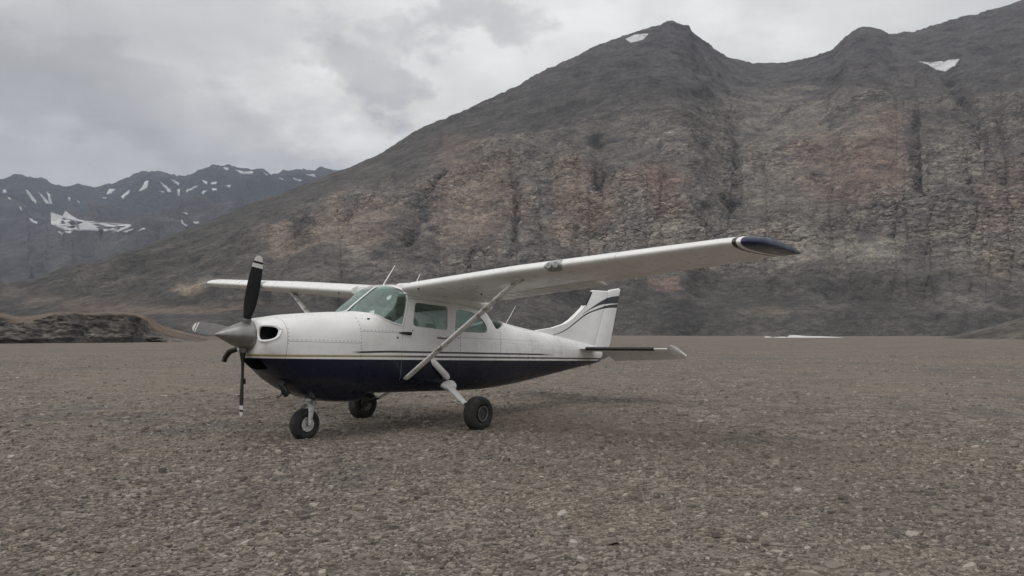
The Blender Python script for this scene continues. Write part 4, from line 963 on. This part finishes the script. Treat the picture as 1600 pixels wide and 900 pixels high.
UPS = [(6.30, 1.975), (6.75, 2.16), (7.15, 2.285), (7.80, 2.375)]
M_FIN = fin_paint()
# z along hinge line: hinge from (6.80,1.36) to (7.37,2.53)
FIN = slab('fin', [(4.62, 1.555), (5.2, 1.635), (5.62, 1.73), (5.86, 1.83), (6.1, 1.97), (6.26, 2.07), (6.38, 2.15), (6.50, 2.30), (6.63, 2.45), (6.72, 2.50), (7.36, 2.535), (6.80, 1.36), (6.4, 1.30), (5.5, 1.40), (4.8, 1.48)], .09, M_FIN, AP)
slab('rudder', [(7.372, 2.537), (7.40, 2.56), (7.80, 2.63), (7.86, 2.622), (7.43, 1.38), (7.30, 1.20), (7.12, 1.15), (6.80, 1.25), (6.81, 1.355)], .07, M_FIN, FIN)
slab('deicing_boot', [(6.37, 2.165), (6.49, 2.32), (6.62, 2.47), (6.67, 2.47), (6.54, 2.29), (6.42, 2.145)], .10, M_BOOT, FIN)
# ---- horizontal tail
def stab(s):
    def foil(y, x0, x1, z, th, z1=None):
        u = np.linspace(0, 1, 12) ** 1.6; t = th * (2.97 * np.sqrt(u) * .5 - 1.2 * u * .5 - .28 * u ** 2) ; t = np.maximum(t, .002)
        z1 = z if z1 is None else z1; zz = z + (z1 - z) * u; x = x0 + (x1 - x0) * u
        up = np.c_[x, np.full(12, s * y), zz + t]; dn = np.c_[x, np.full(12, s * y), zz - t]; return np.r_[up[::-1], dn[1:]]
    ys = np.linspace(.06, 1.86, 16)
    le = lambda y: 5.93 + .26 * y; zf = lambda y: 1.255 + .012 * y; hg = lambda y: 6.62 + .03 * y
    st = lofted('stabilizer', [foil(y, le(y), hg(y), zf(y) + .015, .036, zf(y) - .015) for y in ys], M_WHITE, AP, sharp=50)
    tezi, tezo = 1.055, 1.12
    el = lofted('elevator', [foil(y, hg(y) + .012, 7.13 - .06 * (y - .3), zf(y) - .016, .028, tezi + (tezo - tezi) * (y - .3) / 1.6) for y in np.linspace(.33, 1.86, 12)], M_WHITE, AP, sharp=50)
    # upturned tip
    R = []
    for k, (y, x0, x1, z, z1) in enumerate(((1.862, 6.415, 7.03, 1.285, 1.12), (1.90, 6.36, 7.04, 1.30, 1.135), (1.94, 6.30, 7.04, 1.33, 1.15), (1.975, 6.27, 7.03, 1.355, 1.16), (1.995, 6.30, 7.0, 1.37, 1.17), (2.0, 6.45, 6.95, 1.345, 1.18))): R.append(foil(y, x0, x1, z, .05 if k < 4 else .03, z1))
    lofted('tip_fairing', R, M_WHITE, st, sharp=60)
    B = []
    for y in np.linspace(.30, 1.62, 8):
        a = np.linspace(-1.9, 1.9, 9); B.append(np.c_[le(y) + .05 - .058 * np.cos(a), np.full(9, s * y), zf(y) + .015 + .036 * np.sin(a)])
    b = np_mesh('deicing_boot', np.array(B).reshape(-1, 3), [grid_faces(8, 9)], M_BOOT, st); fix(b, 60)
stab(-1); stab(1)
slab('tail_cone', [(6.75, 1.30), (7.3, 1.22), (7.36, 1.13), (7.2, 1.08), (6.9, 1.02), (6.65, 1.0)], .11, M_STEEL, AP)
tube('tie_down_ring', [(6.62, 0, .95), (6.64, 0, .915), (6.68, 0, .915), (6.70, 0, .96)], .008, M_STEEL, AP, 8)

# ---- wheels and legs
def wheel(name, c, R, wd, rimm, lab=None):
    e = bpy.data.objects.new('wheel', None); COL.objects.link(e); e.parent = AP; e.location = c
    if lab: e['label'] = lab
    ri = R * .46; h = wd / 2; prof = []
    for a in np.linspace(0, 2 * np.pi, 28, endpoint=False):
        q = (abs(math.cos(a)) ** 2.7 + abs(math.sin(a)) ** 2.7) ** (-1 / 2.7)
        prof.append((h * q * math.cos(a), (R + ri) / 2 + (R - ri) / 2 * q * math.sin(a)))
    ty = lathe('tyre', prof, M_RUBBER, e, 'y', seg=64, closed=True)
    # soft contact patch
    co = np.array([v.co for v in ty.data.vertices]); zmin = -R + .012
    co[:, 2] = np.where(co[:, 2] < zmin, zmin + (co[:, 2] - zmin) * .15, co[:, 2]); ty.data.vertices.foreach_set('co', co.astype(np.float32).ravel())
    rm = lathe('rim', [(-h * .72, ri * .99), (-h * .88, ri * 1.03), (-h * .9, ri * .92), (-h * .8, ri * .84), (-h * .35, ri * .78), (-h * .3, ri * .45), (-h * .62, ri * .38), (-h * .66, ri * .12), (-h * .6, .01),
                       (h * .6, .01), (h * .66, ri * .12), (h * .62, ri * .38), (h * .3, ri * .45), (h * .35, ri * .78), (h * .8, ri * .84), (h * .9, ri * .92), (h * .88, ri * 1.03), (h * .72, ri * .99)], rimm, e, 'y', seg=40)
    for s in (-1, 1): lathe('rim_ring', [(s * h * .86, ri * .78), (s * h * .93, ri * .84), (s * h * .93, ri * .98), (s * h * .86, ri * 1.0)], M_RIMW if rimm is M_RIMW else M_STEEL, rm, 'y', seg=40, closed=True)
    for k in range(6):
        a = k * math.pi / 3
        for s in (-1, 1): lathe('bolt', [(-.012, .012), (.012, .012)], M_STEEL, rm, 'y', (ri * .6 * math.cos(a), s * h * .34, ri * .6 * math.sin(a)), 8)
        lathe('rim_slot', [(-h * .36, .02), (-h * .2, .02)], M_DARK, rm, 'y', (ri * .68 * math.cos(a + .5), 0, ri * .68 * math.sin(a + .5)), 12)
    return e
NZ = AP_PIT
def zg(x): return x * math.tan(NZ)                       # body height of the ground under x
R1, R0 = .247, .203
C1 = (1.74, -1.215, zg(1.74) + R1 - .024); C2 = (1.69, 1.235, zg(1.69) + R1 - .024); C0 = (-.355, -.01, zg(-.355) + R0 - .02)
wheel('wheel', C1, R1, .205, M_RIM, 'near main wheel'); wheel('wheel', C2, R1, .205, M_RIM, 'far main wheel'); wheel('wheel', C0, R0, .165, M_RIMW, 'nose wheel')
for s, C in ((-1, C1), (1, C2)):
    yo = C[1] - s * .12
    leg = tube('gear_leg', [(1.84, s * .42, .70), (1.83, s * .60, .60), (1.80, s * .80, .475), (1.775, s * .95, .395), (C[0] + .015, yo - s * .02, C[2] + .045)], [.085, .078, .066, .055, .045], M_DIRTY, AP, 18, (1.0, .36), up=(0, s * .55, .83))
    cuff = tube('leg_cuff', [(1.845, s * .50, .665), (1.84, s * .55, .638), (1.835, s * .60, .605)], [.155, .14, .085], M_DIRTY, leg, 18, (1, .5), up=(0, s * .55, .83))
    tube('leg_end', [(1.775, s * .95, .40), (C[0] + .01, yo, C[2] + .03)], [.053, .05], M_BLACK, leg, 14, (1.05, .5), up=(0, s * .55, .83))
    tube('axle', [(C[0], yo - s * .03, C[2]), (C[0], C[1], C[2])], .03, M_STEEL, leg, 12)
    lathe('brake_disc', [(-.008, .09), (.008, .09)], M_STEEL, leg, 'y', (C[0], C[1] - s * .108, C[2]), 28)
    box('brake_caliper', (C[0] - .09, C[1] - s * .115, C[2] + .01), (.07, .06, .09), M_BLACK, leg, .01)
# white step fairing below the door, behind the lift strut
tube('boarding_step', [(1.40, -.565, 1.04), (1.44, -.60, .99), (1.66, -.64, .80), (1.70, -.64, .765)], [.035, .052, .056, .04], M_DIRTY, AP, 14, (.8, .9))
tube('step_bracket', [(1.66, -.57, .76), (1.70, -.64, .77)], .02, M_STEEL, AP, 8)
# nose leg: oleo strut, torque link, one-sided fork with both arms
NL_ = tube('nose_leg', [(-.26, -.005, .60), (-.275, -.005, .52), (-.30, -.005, .445)], [.045, .045, .04], M_METAL, AP, 16)
lathe('collar', [(-.02, .055), (.02, .055)], M_METAL, NL_, 'z', (-.298, -.005, .45), 20)
for s in (-1, 1):
    tube('fork', [(-.30, -.005, .452), (-.315, s * .05 - .005, .44), (-.33, s * .095 - .01, .395), (-.345, s * .11 - .01, .30), (C0[0], s * .11 - .01, C0[2] - .01)], [.045, .048, .046, .036, .028], M_RIMW, NL_, 14, (.55, 1.0), up=(1, 0, 0))
tube('torque_link', [(-.28, -.03, .47), (-.19, -.03, .50), (-.16, -.03, .56)], .011, M_STEEL, NL_, 8)
tube('axle', [(C0[0], -.13, C0[2]), (C0[0], .11, C0[2])], .018, M_STEEL, NL_, 12)

# ---- cabin
box('instrument_panel', (.52, 0, 1.43), (.10, 1.02, .26), M_BLACK, AP, .03); box('glare_shield', (.40, 0, 1.575), (.30, .96, .03), M_BLACK, AP, .012)
box('cabin_floor', (1.75, 0, .80), (2.4, 1.02, .04), M_SEAT, AP)
def seat(x, y, top=1.50, head=True):
    e = bpy.data.objects.new('seat', None); COL.objects.link(e); e.parent = AP; e.location = (x, y, 0); h = top - 1.08
    box('cushion', (0, 0, 1.05), (.46, .44, .15), M_SEAT, e, .05)
    box('backrest', (.27, 0, 1.08 + h / 2), (.11, .42, h), M_SEAT, e, .05, Matrix.Rotation(rad(10), 3, 'Y'))
    box('back_shell', (.34, 0, 1.07 + h / 2), (.03, .34, h * .85), M_SEAT2, e, .012, Matrix.Rotation(rad(10), 3, 'Y'))
    if head:
        tube('headrest', [(.315 + .07 * math.sin(0), -.11, top - .02), (.32, -.10, top + .07), (.325, -.06, top + .115), (.325, .06, top + .115), (.32, .10, top + .07), (.315, .11, top - .02)], .032, M_SEAT, e, 10)
for x, y, t, hd in ((.95, -.27, 1.50, True), (.95, .27, 1.52, True), (1.9, -.27, 1.44, False), (1.9, .27, 1.46, True)): seat(x, y, t, hd)
for y in (-.27, .27):
    tube('yoke', [(.56, y, 1.43), (.70, y, 1.43)], .015, M_BLACK, AP, 8)
    tube('yoke_grip', [(.70, y - .13, 1.52), (.705, y - .13, 1.45), (.71, y - .07, 1.42), (.71, y + .07, 1.42), (.705, y + .13, 1.45), (.70, y + .13, 1.52)], .016, M_BLACK, AP, 8)
# ---- aerials
tube('antenna', [(.93, 0, 2.10), (.955, 0, 2.15), (1.15, 0, 2.425)], [.011, .008, .005], M_WHITE, AP, 8)
tube('antenna', [(1.60, .05, 2.12), (1.735, .05, 2.36)], [.007, .004], M_WHITE, AP, 8)
tube('antenna', [(3.80, 0, 1.64), (3.86, 0, 1.68), (4.12, 0, 2.0)], [.009, .005, .003], M_WHITE, AP, 8)
tube('antenna_wire', [(3.62, -.12, 1.68), (3.78, -.12, 1.80)], .004, M_STEEL, AP, 6)

# ---- the air: pale even haze round everything
def build_haze():
    n = NT('haze'); n.N.remove(n.b); pv = n.N.new('ShaderNodeVolumePrincipled')
    pv.inputs['Color'].default_value = (.74, .83, 1.0, 1); pv.inputs['Density'].default_value = 1.0e-4; pv.inputs['Anisotropy'].default_value = .2
    n.lk(pv.outputs[0], n.N['Material Output'].inputs['Volume'])
    me = bpy.data.meshes.new('haze'); bm = bmesh.new(); bmesh.ops.create_cube(bm, size=1)
    bmesh.ops.scale(bm, vec=(14200, 14200, 1480), verts=bm.verts); bmesh.ops.translate(bm, vec=(0, 0, 740 - 60), verts=bm.verts); bm.to_mesh(me); bm.free()
    o = link('haze', me, n.m); tag(o, 'thin pale haze between the strip and the distant range', 'haze', kind='stuff')
build_haze()
